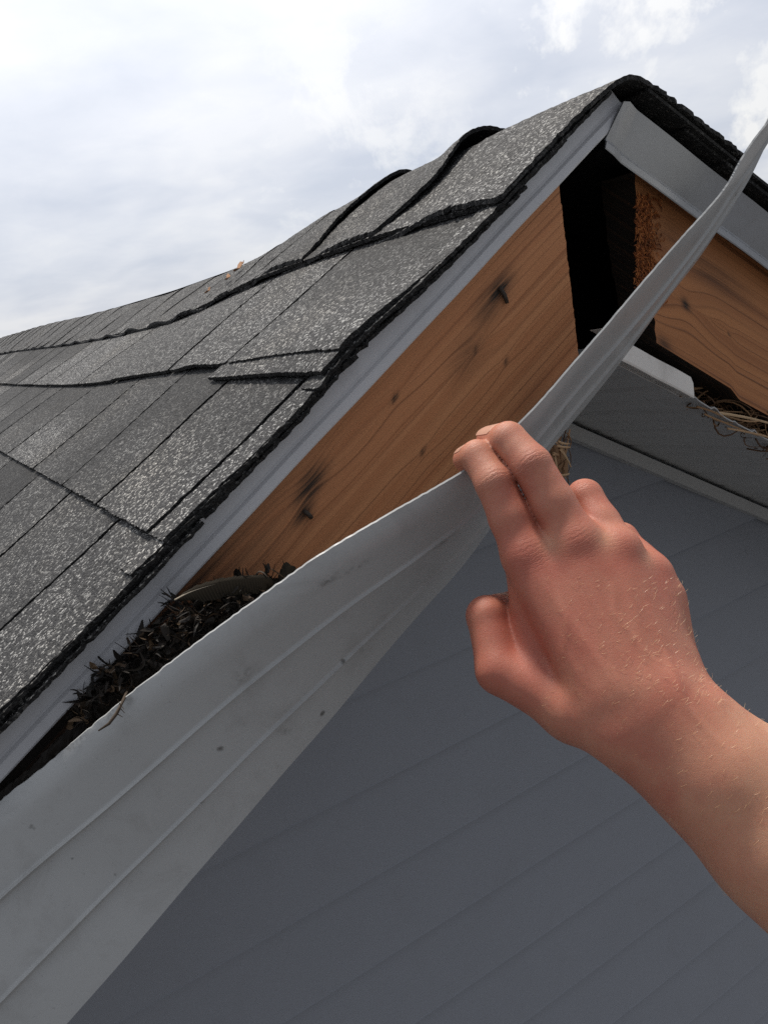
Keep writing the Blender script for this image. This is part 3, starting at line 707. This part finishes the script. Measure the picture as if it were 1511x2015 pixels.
body += [(J(1040, 1125, .434), J(1066, 1300, .428), 12.0 * mm, 14 * mm, 10 * mm),       # muscle between thumb and index
         (J(1255, 1120, .437), J(1300, 1300, .425), 12.5 * mm, 14 * mm, 10 * mm),       # little-finger side of the palm
         (J(1303, 1180, .426), J(1322, 1318, .418), 12.0 * mm, 12.5 * mm, 10 * mm),
         (J(1140, 1110, .439), J(1200, 1330, .424), 14.0 * mm, 16 * mm, 12 * mm),       # palm
         (J(1102, 1135, .4225), J(1205, 1350, .399), 12.5 * mm, 16.5 * mm, 16 * mm), (J(1182, 1115, .4205), J(1246, 1350, .398), 12.3 * mm, 16.5 * mm, 16 * mm), (J(1250, 1140, .4235), J(1284, 1345, .401), 11.6 * mm, 16 * mm, 16 * mm),
         (J(1022, 1200, .458), J(1066, 1300, .444), 11 * mm, 13 * mm, 8 * mm), (J(1300, 1390, .392), J(1390, 1490, .386), 18 * mm, 21 * mm, 16 * mm),
         (CMC, TMC, 15.5 * mm, 12.6 * mm, 9 * mm),
         (J(1120, 1400, .418), J(1090, 1300, .436), 14 * mm, 14 * mm, 12 * mm),         # ball of the thumb
         (J(1240, 1350, .405), J(1285, 1425, .397), 19 * mm, 18 * mm, 14 * mm),
         (J(1140, 1398, .407), J(1232, 1440, .395), 15 * mm, 17 * mm, 12 * mm),
         (J(1318, 1318, .409), J(1350, 1408, .397), 14.5 * mm, 16.5 * mm, 12 * mm),
         (J(1232, 1436, .394), J(1521, 1676, .376), 17.2 * mm, 26 * mm, 14 * mm),       # radius side of the forearm
         (J(1348, 1406, .396), J(1602, 1604, .380), 16.6 * mm, 26 * mm, 14 * mm),       # ulna side
         (J(1385, 1408, .388), J(1398, 1420, .388), 11.5 * mm, 11.5 * mm, 12 * mm),     # knob of the ulna
         (J(1290, 1412, .3905), J(1420, 1530, .3815), 17.5 * mm, 21.5 * mm, 16 * mm), (J(1420, 1530, .3815), J(1580, 1660, .373), 21.5 * mm, 25 * mm, 16 * mm),
         (J(1521, 1676, .376), J(1960, 2110, .345), 26 * mm, 36 * mm, 20 * mm),
         (J(1602, 1604, .380), J(1985, 2110, .350), 26 * mm, 36 * mm, 20 * mm),
         (J(1970, 2110, .347), J(2330, 2560, .270), 38 * mm, 44 * mm, 20 * mm)]
digits = []    # each finger is unioned with the hand at its root only, so neighbours keep a crease between them
for k in FINGER:
    j = Jf[k]; r = [q * mm for q in FR[k]]
    mid = (j[0] + j[1]) / 2
    seg = [(j[0], mid, r[0] * 0.97, r[1] * 1.09, 4 * mm), (mid, j[1], r[1] * 1.09, r[1], 4 * mm), (j[1], j[2], r[1] * 1.0, r[2], 3 * mm), (j[2], j[3], r[2] * 1.0, r[3], 3 * mm)]
    dors = np.array([0, 0, -1.0])
    seg.append((j[1] + dors * 1.2 * mm, j[1] + (j[2] - j[1]) * 0.12 + dors * 1.0 * mm, r[1] * 0.90, r[1] * 0.86, 3 * mm))
    digits.append(seg)
digits.append([(TMC, TIP_, 12.4 * mm, 10.6 * mm, 4 * mm), (TIP_, TTIP, 10.9 * mm, 8.6 * mm, 3 * mm)])
knobs = [(Jf['index'][0] + np.array([0.3 * mm, 1 * mm, -2.6 * mm]), 10.6 * mm), (Jf['middle'][0] + np.array([0, 0.5 * mm, -3.0 * mm]), 11.0 * mm),
         (Jf['ring'][0] + np.array([0, 0, -1.8 * mm]), 10.4 * mm), (Jf['little'][0] + np.array([0, 0, -1.8 * mm]), 9.6 * mm)]
def smin(a, b, k):
    h = np.maximum(k - np.abs(a - b), 0) / k
    return np.minimum(a, b) - h * h * h * k / 6.0
h = 1.15 * mm
lo = np.array([1e9] * 3); hi = -lo
for seg in [body] + digits:
    for a, b_, ra, rb, k in seg:
        lo = np.minimum(lo, np.minimum(a - ra, b_ - rb)); hi = np.maximum(hi, np.maximum(a + ra, b_ + rb))
lo -= 6 * mm; hi += 6 * mm
dims = np.ceil((hi - lo) / h).astype(int) + 1
BIG = 0.05
def field(parts, out=None):
    Fl = np.full(dims, BIG, np.float32) if out is None else out
    for a, b_, ra, rb, k in parts:
        pad = k + 3 * mm
        i0 = np.maximum(((np.minimum(a - ra, b_ - rb) - pad - lo) / h).astype(int), 0)
        i1 = np.minimum(((np.maximum(a + ra, b_ + rb) + pad - lo) / h).astype(int) + 2, dims)
        ax = [lo[q] + h * np.arange(i0[q], i1[q]) for q in range(3)]
        G = np.stack(np.meshgrid(*ax, indexing='ij'), -1)
        sl_ = tuple(slice(i0[q], i1[q]) for q in range(3))
        d = cone_sdf(G, a, b_, ra, rb).astype(np.float32)
        Fl[sl_] = smin(Fl[sl_], d, k)
    return Fl
Fb = field(body)
field([(c_, c_ + 1e-4, r_, r_, 8 * mm) for c_, r_ in knobs], Fb)
Fd = None
for seg in digits:
    f1 = field(seg); Fd = f1 if Fd is None else smin(Fd, f1, 1.2 * mm)
F_ = smin(Fb, Fd, 5.5 * mm)
def surface_nets(F_):
    n = np.array(F_.shape); neg = F_ < 0
    cnt = np.zeros(n - 1, np.int8)
    for i in (0, 1):
        for j in (0, 1):
            for k in (0, 1): cnt += neg[i:n[0] - 1 + i, j:n[1] - 1 + j, k:n[2] - 1 + k]
    act = np.argwhere((cnt > 0) & (cnt < 8)); idm = -np.ones(n - 1, np.int32); idm[tuple(act.T)] = np.arange(len(act))
    acc = np.zeros((len(act), 3)); num = np.zeros(len(act))
    cor = [(i, j, k) for i in (0, 1) for j in (0, 1) for k in (0, 1)]
    for A in cor:
        for q in range(3):
            if A[q]: continue
            B = list(A); B[q] = 1
            fa = F_[tuple((act + A).T)]; fb_ = F_[tuple((act + B).T)]
            m = (fa < 0) != (fb_ < 0); t_ = np.where(m, fa / np.where(m, fa - fb_, 1), 0)
            p = np.array(A, float)[None] + t_[:, None] * (np.array(B) - np.array(A))[None]
            acc[m] += p[m]; num[m] += 1
    V = act + acc / num[:, None]
    Fc = []
    for q in range(3):
        a, b_ = [(1, 2), (2, 0), (0, 1)][q]
        s0 = [slice(None)] * 3; s1 = [slice(None)] * 3; s0[q] = slice(0, n[q] - 1); s1[q] = slice(1, n[q])
        E_ = np.argwhere(neg[tuple(s0)] != neg[tuple(s1)])
        E_ = E_[(E_[:, a] > 0) & (E_[:, b_] > 0) & (E_[:, a] < n[a] - 1) & (E_[:, b_] < n[b_] - 1)]
        ea = np.zeros(3, int); ea[a] = 1; eb = np.zeros(3, int); eb[b_] = 1
        qd = np.stack([idm[tuple((E_ - ea - eb).T)], idm[tuple((E_ - eb).T)], idm[tuple(E_.T)], idm[tuple((E_ - ea).T)]], 1)
        inside = neg[tuple(E_.T)]
        qd = np.where(inside[:, None], qd, qd[:, ::-1]); Fc.append(qd)
    return V, np.concatenate(Fc)
Vg, Fq = surface_nets(F_)
Vc = lo + Vg * h
for it in range(2):                              # even the grid out
    s_ = np.zeros_like(Vc); c_ = np.zeros(len(Vc))
    for q in range(4):
        a, b_ = Fq[:, q], Fq[:, (q + 1) % 4]
        np.add.at(s_, a, Vc[b_]); np.add.at(c_, a, 1); np.add.at(s_, b_, Vc[a]); np.add.at(c_, b_, 1)
    Vc = 0.45 * Vc + 0.55 * s_ / c_[:, None]
# where the skin is red, pale or wrinkled
def gs(c_, r): return np.exp(-((Vc - c_) ** 2).sum(1) / r ** 2)
red = np.zeros(len(Vc)); pale = np.zeros(len(Vc))
for k in FINGER:
    j = Jf[k]; red += 0.75 * gs(j[0] + [0, 3 * mm, -9 * mm], 13 * mm) + 0.25 * gs(j[1], 14 * mm) + 0.5 * gs(j[3], 13 * mm)
    red += 0.30 * gs((j[0] + j[1]) / 2, 18 * mm)
red += 0.55 * gs(TMC, 22 * mm) + 0.4 * gs(TIP_, 16 * mm) + 0.75 * gs(J(1130, 1230, .41), 42 * mm) + 0.3 * gs(J(1010, 1230, .42), 20 * mm)
arm = np.clip((Vc[:, 0] - J(1230, 1390, .39)[0]) / 0.07, 0, 1) * np.clip((Vc[:, 1] - J(1230, 1330, .39)[1]) / 0.03, 0, 1)
red = np.clip(red, 0, 1) * (1 - 0.8 * arm)
for a, b_ in (('index', 'middle'), ('middle', 'ring'), ('ring', 'little')):
    pale += 0.7 * gs((Jf[a][0] + Jf[b_][0]) / 2 + [0, -2 * mm, -9 * mm], 7 * mm)
pale = np.clip(pale + 0.8 * arm, 0, 1)
kn = np.zeros((len(Vc), 3)); best = np.zeros(len(Vc))
for k in FINGER:
    j = Jf[k]
    for q, (ra, rc, amp) in ((0, (7.0, 8.0, 0.34 if k in ('index', 'middle') else 0.12)), (1, (4.2, 7.5, 0.75)), (2, (2.6, 6.0, 0.3))):
        t_ = (j[1] - j[0]) if q == 0 else (j[q + 1] - j[q - 1]); t_ = t_ / np.linalg.norm(t_)
        nz = np.array([0, 0, -1.0]); nz = nz - t_ * (nz @ t_); nz /= np.linalg.norm(nz); sd_ = np.cross(t_, nz)
        d = Vc - (j[q] + (t_ * (-1.5 * mm) if q == 0 else 0)); x, y, z = d @ t_ / mm, d @ sd_ / mm, d @ nz / mm
        m = amp * np.exp(-(x / ra) ** 2 - (y / rc) ** 2) * np.clip((z + 1) / 5, 0, 1)
        up_ = m > best; kn[up_] = np.stack([x + (0.012 if q else -0.01) * y * y, y, m], 1)[up_]; best = np.maximum(best, m)
hand_root = empty('person', tuple(EYE + RW @ J(1285, 1420, .395)))
tag(hand_root, 'bare right hand and forearm of a person pulling the loose metal fascia cover', 'person')
# tendons and veins standing up a little on the back of the hand
def ridge(path, amp, sig):
    global Vc
    Pp = np.array([J(*p) for p in path]); dmin = np.full(len(Vc), 1e9); fade = np.zeros(len(Vc)); tot = len(Pp) - 1
    for i in range(tot):
        a, d_ = Pp[i], Pp[i + 1] - Pp[i]; t_ = np.clip(((Vc - a)[:, :2] @ d_[:2]) / (d_[:2] @ d_[:2]), 0, 1)
        q = np.linalg.norm((Vc - a)[:, :2] - t_[:, None] * d_[:2], axis=1); f_ = np.sin(np.pi * np.clip((i + t_) / tot * 0.92 + 0.04, 0, 1)) ** 0.6
        up_ = q < dmin; dmin = np.where(up_, q, dmin); fade = np.where(up_, f_, fade)
    front = np.clip((0.425 - Vc[:, 2]) / 0.01, 0, 1)
    Vc = Vc + np.array([0, -0.2, -1.0]) * (amp * fade * front * np.exp(-(dmin / sig) ** 2))[:, None]
ridge([(1052, 1125, .41), (1120, 1230, .40), (1205, 1350, .39)], 0.5 * mm, 3.0 * mm)
ridge([(1140, 1110, .41), (1180, 1220, .40), (1232, 1345, .39)], 0.5 * mm, 3.0 * mm)
ridge([(1218, 1125, .41), (1242, 1225, .40), (1262, 1330, .39)], 0.4 * mm, 3.0 * mm)
ridge([(1190, 1150, .41), (1200, 1200, .40), (1230, 1250, .40), (1290, 1320, .39)], 0.45 * mm, 1.8 * mm)
ridge([(1090, 1150, .41), (1110, 1210, .40), (1105, 1280, .40), (1150, 1350, .39)], 0.4 * mm, 1.8 * mm)
ridge([(1260, 1190, .41), (1290, 1260, .40), (1320, 1370, .39), (1440, 1490, .36)], 0.5 * mm, 2.0 * mm)
Vw = EYE + Vc @ RW.T
hand = mesh('body', Vw, Fq, M_SKIN, hand_root, smooth=True, attrs={'red': red, 'pale': pale, 'knuckle': kn})
nrm_a = np.zeros((len(hand.data.vertices), 3)); hand.data.vertices.foreach_get('co', co_ := np.zeros(len(hand.data.vertices) * 3))
NV = np.array([v.normal[:] for v in hand.data.vertices])
# fingernails
M_NAILS, t, b = mat('fingernail'); t.put(b.inputs['Base Color'], (0.56, 0.32, 0.235, 1)); b.inputs['Roughness'].default_value = 0.28
def fingernail(k, roll=0.0):
    j = Jf[k] if k != 'thumb' else [TMC, TMC, TIP_, TTIP]; r = (FR[k][3] if k != 'thumb' else 8.6) * mm; r2 = (FR[k][2] if k != 'thumb' else 10.9) * mm
    t_ = j[3] - j[2]; L = np.linalg.norm(t_); t_ /= L
    back_ = (j[2] - j[1]) / np.linalg.norm(j[2] - j[1]); up_ = back_ - t_ * (back_ @ t_); up_ = up_ if np.linalg.norm(up_) > 0.05 else np.array([0, 0, -1.0]) - t_ * (-t_[2]); up_ /= np.linalg.norm(up_); sd_ = np.cross(t_, up_)
    up_ = up_ * math.cos(roll) + sd_ * math.sin(roll); sd_ = np.cross(t_, up_)
    mb = MB(); n, m = 14, 13; P = np.zeros((n, m, 3)); Q = np.zeros((n, m, 3))
    for i, s in enumerate(np.linspace(0.28, 1.22, n)):
        c_ = j[2] + t_ * L * s; rr = (r2 + (r - r2) * min(s, 1)) + 0.22 * mm - max(0, s - 1.0) * 3.4 * mm - 0.7 * mm * (i == 0)
        wd = 0.80 * math.sqrt(max(0.05, 1 - max(0, (0.5 - s) / 0.24) ** 2)) if s < 0.5 else 0.80 * math.sqrt(max(0.12, 1 - max(0, (s - 1.1) / 0.30) ** 2))
        for q, a in enumerate(np.linspace(-wd, wd, m)):
            P[i, q] = c_ + (up_ * math.cos(a) + sd_ * math.sin(a)) * rr; Q[i, q] = c_ + (up_ * math.cos(a) + sd_ * math.sin(a)) * (rr - 0.5 * mm)
    tw = lambda X: EYE + X @ RW.T
    mb.grid(tw(P)); mb.grid(tw(Q)[::-1]); rim = lambda q: np.concatenate([q[0, :], q[1:, -1], q[-1, -2::-1], q[-2:0:-1, 0]])
    a, b_ = rim(tw(P)), rim(tw(Q)); n_ = len(a); mb.add(np.concatenate([a, b_]), [(i, i + n_, (i + 1) % n_ + n_, (i + 1) % n_) for i in range(n_)])
    mb.build('fingernail', M_NAILS, hand, smooth=True)
for k in ('index', 'middle', 'ring', 'little', 'thumb'): fingernail(k)
# fine fair hairs on the back of the hand and the forearm
M_HAIR, t, b = mat('fair_hair'); t.put(b.inputs['Base Color'], (0.62, 0.42, 0.24, 1)); b.inputs['Roughness'].default_value = 0.35
hb = MB()
NC = (NV @ RW)
pxs = np.stack([CX + FPX * Vc[:, 0] / Vc[:, 2], CY + FPX * Vc[:, 1] / Vc[:, 2]], 1)
back_hand = (NC[:, 2] < -0.25) & (pxs[:, 1] > 1135) & (pxs[:, 0] > 1060) & (pxs[:, 1] < 1390)
wristy = (NC[:, 2] < 0.35) & (pxs[:, 1] > 1330) & (pxs[:, 0] > 1200) & (pxs[:, 0] < 1900)
arm_t = J(1602, 1604, .380) - J(1348, 1406, .396); arm_t /= np.linalg.norm(arm_t)
def hairs(maskv, n, L0, L1, lean):
    ids = np.nonzero(maskv)[0]
    for i in RNG.choice(ids, n):
        p = Vc[i]; nn = NC[i]; d = lean - nn * (lean @ nn); d /= np.linalg.norm(d) + 1e-9
        d = d + RNG.normal(0, 0.28, 3); d /= np.linalg.norm(d); L = random.uniform(L0, L1)
        pts = [p, p + d * L * 0.4 + nn * L * 0.22, p + d * L * 0.75 + nn * L * 0.26, p + d * L + nn * L * 0.20]
        hb.tube([EYE + RW @ q for q in pts], [0.00005, 0.000045, 0.000035, 0.00002], 3)
across = J(1300, 1250, .40) - J(1150, 1290, .40); across /= np.linalg.norm(across)
hairs(back_hand, 220, 0.002, 0.0042, across * 0.8 + np.array([0, -0.35, 0]))
hairs(wristy, 520, 0.0022, 0.0042, across * 0.9 + arm_t * -0.3 + np.array([0, -0.3, 0]))
tag(hb.build('arm_hair', M_HAIR, hand), kind='stuff')

# ------------------------------------------------------------------ nest litter, feathers, straw, twig, dead leaves
M_LITTER = m_strands('nest_litter', [(0.0, (0.008, 0.007, 0.006)), (0.5, (0.020, 0.015, 0.011)), (0.8, (0.060, 0.038, 0.022)), (1.0, (0.15, 0.10, 0.06))])
def ribbon(mb, pts, wid, tone, flat=None, thick=0.00025):
    """a narrow, slightly cupped leaf-like strip with thickness"""
    pts = np.asarray(pts, float); n = len(pts); T = np.gradient(pts, axis=0); T /= np.linalg.norm(T, axis=1)[:, None]
    fl = np.array([0.3, -0.8, 0.5]) if flat is None else np.asarray(flat, float)
    n0 = len(mb.V); P = np.zeros((n, 3, 3)); Q = np.zeros((n, 3, 3))
    for i in range(n):
        sd_ = np.cross(T[i], fl); sd_ /= np.linalg.norm(sd_) + 1e-9; nn = np.cross(sd_, T[i])
        w = wid * math.sin(math.pi * min(0.98, 0.06 + 0.92 * i / (n - 1))) ** 0.6
        for q, a in enumerate((-1, 0, 1)):
            P[i, q] = pts[i] + sd_ * w * a + nn * (w * 0.3 if a == 0 else 0); Q[i, q] = P[i, q] - nn * thick
    mb.grid(P); mb.grid(Q[:, ::-1]); mb.A[n0:] = [(tone, 0, 0)] * (len(mb.V) - n0)
gapc = [((-140, 1670), 0.444), ((-50, 1600), 0.443), ((40, 1530), 0.442), ((130, 1440), 0.440), ((220, 1345), 0.438), ((320, 1262), 0.430), ((400, 1212), 0.424), ((470, 1178), 0.420), ((540, 1150), 0.420)]
gap3 = densify(np.array([on_y(p, y) for p, y in gapc]), 200)
lit = MB()
# the packed mass itself: an uneven lump lying in the pocket
nl_, nk = 120, 22; P = np.zeros((nl_, nk, 3))
gl3 = densify(np.array([on_y(p, y) for p, y in gapc]), nl_)
for i in range(nl_):
    f_ = i / (nl_ - 1); r0 = 0.0175 * math.sin(math.pi * min(1, 0.12 + 0.86 * f_)) ** 0.6 * (0.34 + 0.8 * f_ * f_ if f_ < 0.9 else 0.9)
    for k in range(nk):
        a = 2 * math.pi * k / nk; rr = r0 * (1 + 0.22 * float(wob(f_ * 6, a, 0.9, 3)) + RNG.normal(0, 0.10))
        P[i, k] = gl3[i] + np.array([0.0, 0.55 * math.cos(a), 0]) * rr + np.array([-0.45, 0, 0.85]) * math.sin(a) * rr + np.array([0.004, 0.004 + 0.010 * max(0, 0.5 - f_), -0.008])
P = np.concatenate([P, P[:, :1]], 1); n0 = len(lit.V); lit.grid(P[:, ::-1]); lit.A[n0:] = [(0.15 + 0.2 * random.random(), 0, 0) for _ in range(len(lit.V) - n0)]
for i in range(1000):
    f_ = 0.40 + 0.60 * random.random() ** 0.75; c_ = gap3[int(f_ * 199)] + np.array([RNG.normal(0, 0.004), 0.016 * max(0, 0.5 - f_) + RNG.normal(0.000, 0.006), RNG.normal(0, 0.004)])
    L = random.uniform(0.003, 0.013) * (0.7 if f_ < 0.3 else 1)
    d = np.array([RNG.normal(-0.15, 0.7), RNG.normal(-0.25, 0.35), RNG.normal(0.1, 0.6)]); d /= np.linalg.norm(d)
    cv = RNG.normal(0, 0.9, 3)
    pts = [c_ + d * L * s + cv * L * (s - 0.5) ** 2 for s in np.linspace(0, 1, 6)]
    tone = min(1, max(0, RNG.beta(0.9, 1.5)))
    ribbon(lit, pts, random.choice((0.0003, 0.0005, 0.0008, 0.0022)), tone, RNG.normal(0, 1, 3))
# tufts that stick out over the metal edge
for (px, py, n_, ang) in ((330, 1185, 12, 2.6), (205, 1318, 12, 2.9), (300, 1236, 5, 2.3)):
    for i in range(n_):
        w = on_y((px + random.uniform(-6, 26), py + random.uniform(-14, 18)), 0.437); a = ang + RNG.normal(0, 0.35); L = random.uniform(0.006, 0.013)
        d = RW @ np.array([math.cos(a), -math.sin(a), RNG.normal(-0.2, 0.3)]); d /= np.linalg.norm(d)
        w0 = w - d * L * 0.5; cv = RNG.normal(0, 0.25, 3)
        ribbon(lit, [w0 + d * L * s + cv * L * (s * s) * 0.6 for s in np.linspace(0, 1, 6)], random.uniform(0.0003, 0.0008), random.uniform(0, 0.7), RNG.normal(0, 1, 3))
tag(lit.build('nest_litter', M_LITTER, attr='tone'), 'dark clump of old feathers and litter packed between bent cover and bare board', 'nest litter', kind='stuff')

# the long feather lying across the litter
M_VANE, t, b = mat('feather_vane'); a_ = t.new('ShaderNodeSeparateXYZ', _Vector=t.attr('tone'))
bar = t.math('SINE', t.math('ADD', t.math('MULTIPLY', a_.outputs[0], 260.0), t.math('MULTIPLY', a_.outputs[1], 9.0)))
t.put(b.inputs['Base Color'], t.mix(t.ramp(bar, [(0.2, 0.0), (1.0, 0.5)]), t.mix(t.math('ABSOLUTE', a_.outputs[1]), (0.030, 0.024, 0.017), (0.014, 0.012, 0.009)), (0.05, 0.042, 0.03)))
b.inputs['Roughness'].default_value = 0.9; b.inputs['Specular IOR Level'].default_value = 0.1
M_QUILL = m_plain('feather_quill', (0.42, 0.36, 0.27), 0.45, 0.1)
def feather(pxs_, ys_, wid_up, wid_dn, label, ragged=0.12):
    c3 = densify(np.array([on_y(p, y) for p, y in zip(pxs_, ys_)]), 44)
    ft = empty('feather', tuple(c3[0])); tag(ft, label, 'feather')
    T = np.gradient(c3, axis=0); T /= np.linalg.norm(T, axis=1)[:, None]
    view = -(RW[:, 2]); V_ = MB(); n = len(c3); m = 11; P = np.zeros((n, m, 3)); A = np.zeros((n, m, 3))
    for i in range(n):
        f_ = i / (n - 1); sd_ = np.cross(T[i], view); sd_ /= np.linalg.norm(sd_); nn = np.cross(sd_, T[i])
        env = min(1, f_ / 0.22) ** 0.7 * math.sqrt(max(0.0, 1 - max(0, (f_ - 0.72) / 0.30) ** 2))
        for q, s in enumerate(np.linspace(-1, 1, m)):
            w = (wid_up if s < 0 else wid_dn) * env * (1 + ragged * RNG.normal() * abs(s))
            P[i, q] = c3[i] + sd_ * s * w - T[i] * (-abs(s) * w * 0.5) + nn * 0.0012 * (1 - s * s); A[i, q] = (f_, s, 0)
    Q = P - view * 0.0004
    V_.grid(P, A); V_.grid(Q[:, ::-1], A[:, ::-1]); V_.build('vane', M_VANE, ft, smooth=True, attr='tone')
    q_ = MB(); q_.tube(c3 + view * 0.0009, np.linspace(0.00045, 0.0002, n), 6); q_.build('quill', M_QUILL, ft, smooth=True)
feather([(345, 1180), (380, 1163), (430, 1148), (480, 1141), (520, 1140), (535, 1150)], [0.418, 0.414, 0.411, 0.410, 0.410, 0.411], 0.0022, 0.0075, 'long brown barred feather lying on dark litter against the bare board')
feather([(545, 1180), (556, 1150), (565, 1125), (572, 1113)], [0.425, 0.424, 0.424, 0.424], 0.0040, 0.0042, 'small rounded dark feather standing at the edge of the metal cover', 0.06)

# a thin twig hooked over the cover's edge
M_TWIG = m_plain('twig_bark', (0.055, 0.040, 0.028), 0.8)
tw = empty('twig', tuple(on_y((236, 1385), 0.403))); tag(tw, 'thin dry twig hooked over the upper edge of the metal cover', 'twig')
q_ = MB(); q_.tube([on_y(p, y) for p, y in (((250, 1362), .416), ((242, 1380), .4035), ((230, 1404), .4000), ((215, 1424), .3990), ((194, 1438), .3990))], [0.0007, 0.0009, 0.0009, 0.0008, 0.0004], 6)
q_.build('stem', M_TWIG, tw, smooth=True)
q_ = MB()
for a, b_ in (((238, 1388), (232, 1377)), ((236, 1392), (246, 1403)), ((230, 1404), (242, 1411)), ((238, 1388), (245, 1396))):
    q_.tube([on_y(a, .4005), on_y(b_, .3985)], [0.0003, 0.00015], 4)
q_.build('side_shoots', M_TWIG, tw)

M_STRAW = m_strands('straw', [(0.0, (0.045, 0.024, 0.012)), (0.4, (0.16, 0.085, 0.040)), (0.8, (0.36, 0.22, 0.115)), (1.0, (0.55, 0.40, 0.24))])
st_ = MB()
def stalk(p0, p1, r, tone, bow=0.004):
    n0 = len(st_.V); cv = RNG.normal(0, bow, 3); st_.tube([p0 + (p1 - p0) * s + cv * 4 * s * (1 - s) for s in np.linspace(0, 1, 6)], [r, r, r, r * 0.9, r * 0.8, r * 0.5], 5)
    st_.A[n0:] = [(tone, 0, 0)] * (len(st_.V) - n0)
for i in range(560):
    f_ = random.random() ** 0.8; px = 1362 + 270 * f_; base = 795 + (px - 1360) * 0.56
    py = base - random.uniform(-3, 46) * (0.4 + min(1.0, f_ * 1.8)); y = random.uniform(0.462, 0.54)
    w = on_y((px, py), y); L = random.uniform(0.012, 0.045); d = np.array([RNG.normal(0.75, 0.3), RNG.normal(0, 0.35), RNG.normal(-0.38, 0.22)]); d /= np.linalg.norm(d)
    stalk(w - d * L / 2, w + d * L / 2, random.uniform(0.0003, 0.0010), RNG.beta(1.3, 2.3))
for a, b_, ya, yb, r, tn in (((1362, 765), (1424, 757), .475, .50, .0011, .75), ((1408, 812), (1530, 838), .458, .459, .0012, .95), ((1430, 843), (1540, 870), .459, .458, .0009, .85), ((1370, 800), (1440, 832), .459, .459, .0009, .6), ((1456, 775), (1440, 815), .48, .49, .0009, .5), ((1385, 815), (1520, 868), .458, .458, .0008, .7)):
    stalk(on_y(a, ya), on_y(b_, yb), r, tn, 0.0015)
tag(st_.build('straw', M_STRAW, attr='tone'), 'dry brown nest straw filling the gap between right board and soffit', 'straw', kind='stuff')
st_ = MB()
for i in range(46):
    px = 1082 + random.uniform(0, 34); py = 880 + random.uniform(-12, 70); w = on_y((px, py), random.uniform(0.44, 0.47)); L = random.uniform(0.010, 0.030)
    d = RW @ np.array([RNG.normal(0.1, 0.35), RNG.normal(1.0, 0.4), RNG.normal(0.2, 0.3)]); d /= np.linalg.norm(d); stalk(w - d * L * 0.6, w + d * L * 0.4, random.uniform(0.0003, 0.0008), RNG.beta(1.8, 1.8), 0.002)
for a, b_ in (((1098, 868), (1121, 873)), ((1096, 878), (1122, 880)), ((1101, 884), (1123, 919)), ((1100, 935), (1120, 932)), ((1090, 890), (1098, 940))):
    stalk(on_y(a, .44), on_y(b_, .438), 0.0008, 0.9, 0.0006)
for i in range(5):
    c_ = on_y((1094 + 4 * i, 905 + random.uniform(-14, 22)), 0.446); ribbon(st_, [c_ + (RW @ np.array([0.1 * RNG.normal(), 1, 0])) * s for s in np.linspace(-0.007, 0.009, 6)], 0.0028, 0.55, -RW[:, 2])
tag(st_.build('straw_tuft', M_STRAW, attr='tone'), 'tuft of pale straw hanging below the metal cover beside the middle finger', 'straw', kind='stuff')

# dead leaf scraps on the ridge
M_LEAF = m_plain('dead_leaf', (0.34, 0.185, 0.10), 0.8, 0.3, 300)
def leaf(s, v, sz, rot, label):
    c_ = cap_pt(np.array(s), np.array(v), np.array(0.0075)); mb = MB(); n = 11
    tx = np.array([cp, 0, sp_]); ty = np.array([0, 1.0, 0]); nz = np.array([-sp_, 0, cp])
    a1 = tx * math.cos(rot) + ty * math.sin(rot); a2 = -tx * math.sin(rot) + ty * math.cos(rot)
    ring = [c_ + a1 * sz * (1.0 + 0.25 * RNG.normal()) * math.cos(q) + a2 * sz * 0.45 * (1 + 0.25 * RNG.normal()) * math.sin(q) + nz * sz * 0.35 * math.cos(q) ** 2 for q in np.linspace(0, 2 * math.pi, n, endpoint=False)]
    V = ring + [c_] + [p - nz * 0.0008 for p in ring] + [c_ - nz * 0.0008]
    F = [(i, (i + 1) % n, n) for i in range(n)] + [((i + 1) % n + n + 1, i + n + 1, 2 * n + 1) for i in range(n)] + [(i, i + n + 1, (i + 1) % n + n + 1, (i + 1) % n) for i in range(n)]
    tag(mesh('dead_leaf', V, F, M_LEAF), label, 'leaf', 'dead leaf scraps on the ridge')
def leaf_at(px, py, sz, rot, label):
    """where the line of sight meets the ridge cap's left face"""
    r = ray((px, py)); tt_ = np.linspace(0.8, 2.4, 1600); best_ = None
    for q in tt_:
        w = EYE + r * (q / FPX); s = (w[0] - RX) / cp
        if -0.16 < s < 0.05 and w[2] < cap_pt(np.array(s), np.array(w[1] - D), np.array(0.004))[2]: best_ = (s, w[1] - D); break
    if best_: leaf(best_[0], best_[1], sz, rot, label)
leaf_at(470, 534, 0.011, 0.6, 'orange brown leaf scrap, largest of those caught on the ridge cap')
leaf_at(478, 524, 0.005, 0.2, 'tiny leaf scrap just above the largest orange one on the ridge')
leaf_at(450, 552, 0.009, 0.9, 'narrow olive brown leaf scrap between two orange ones on the ridge')
leaf_at(411, 578, 0.008, 0.7, 'orange leaf scrap on the ridge, nearest the left end of the roof')
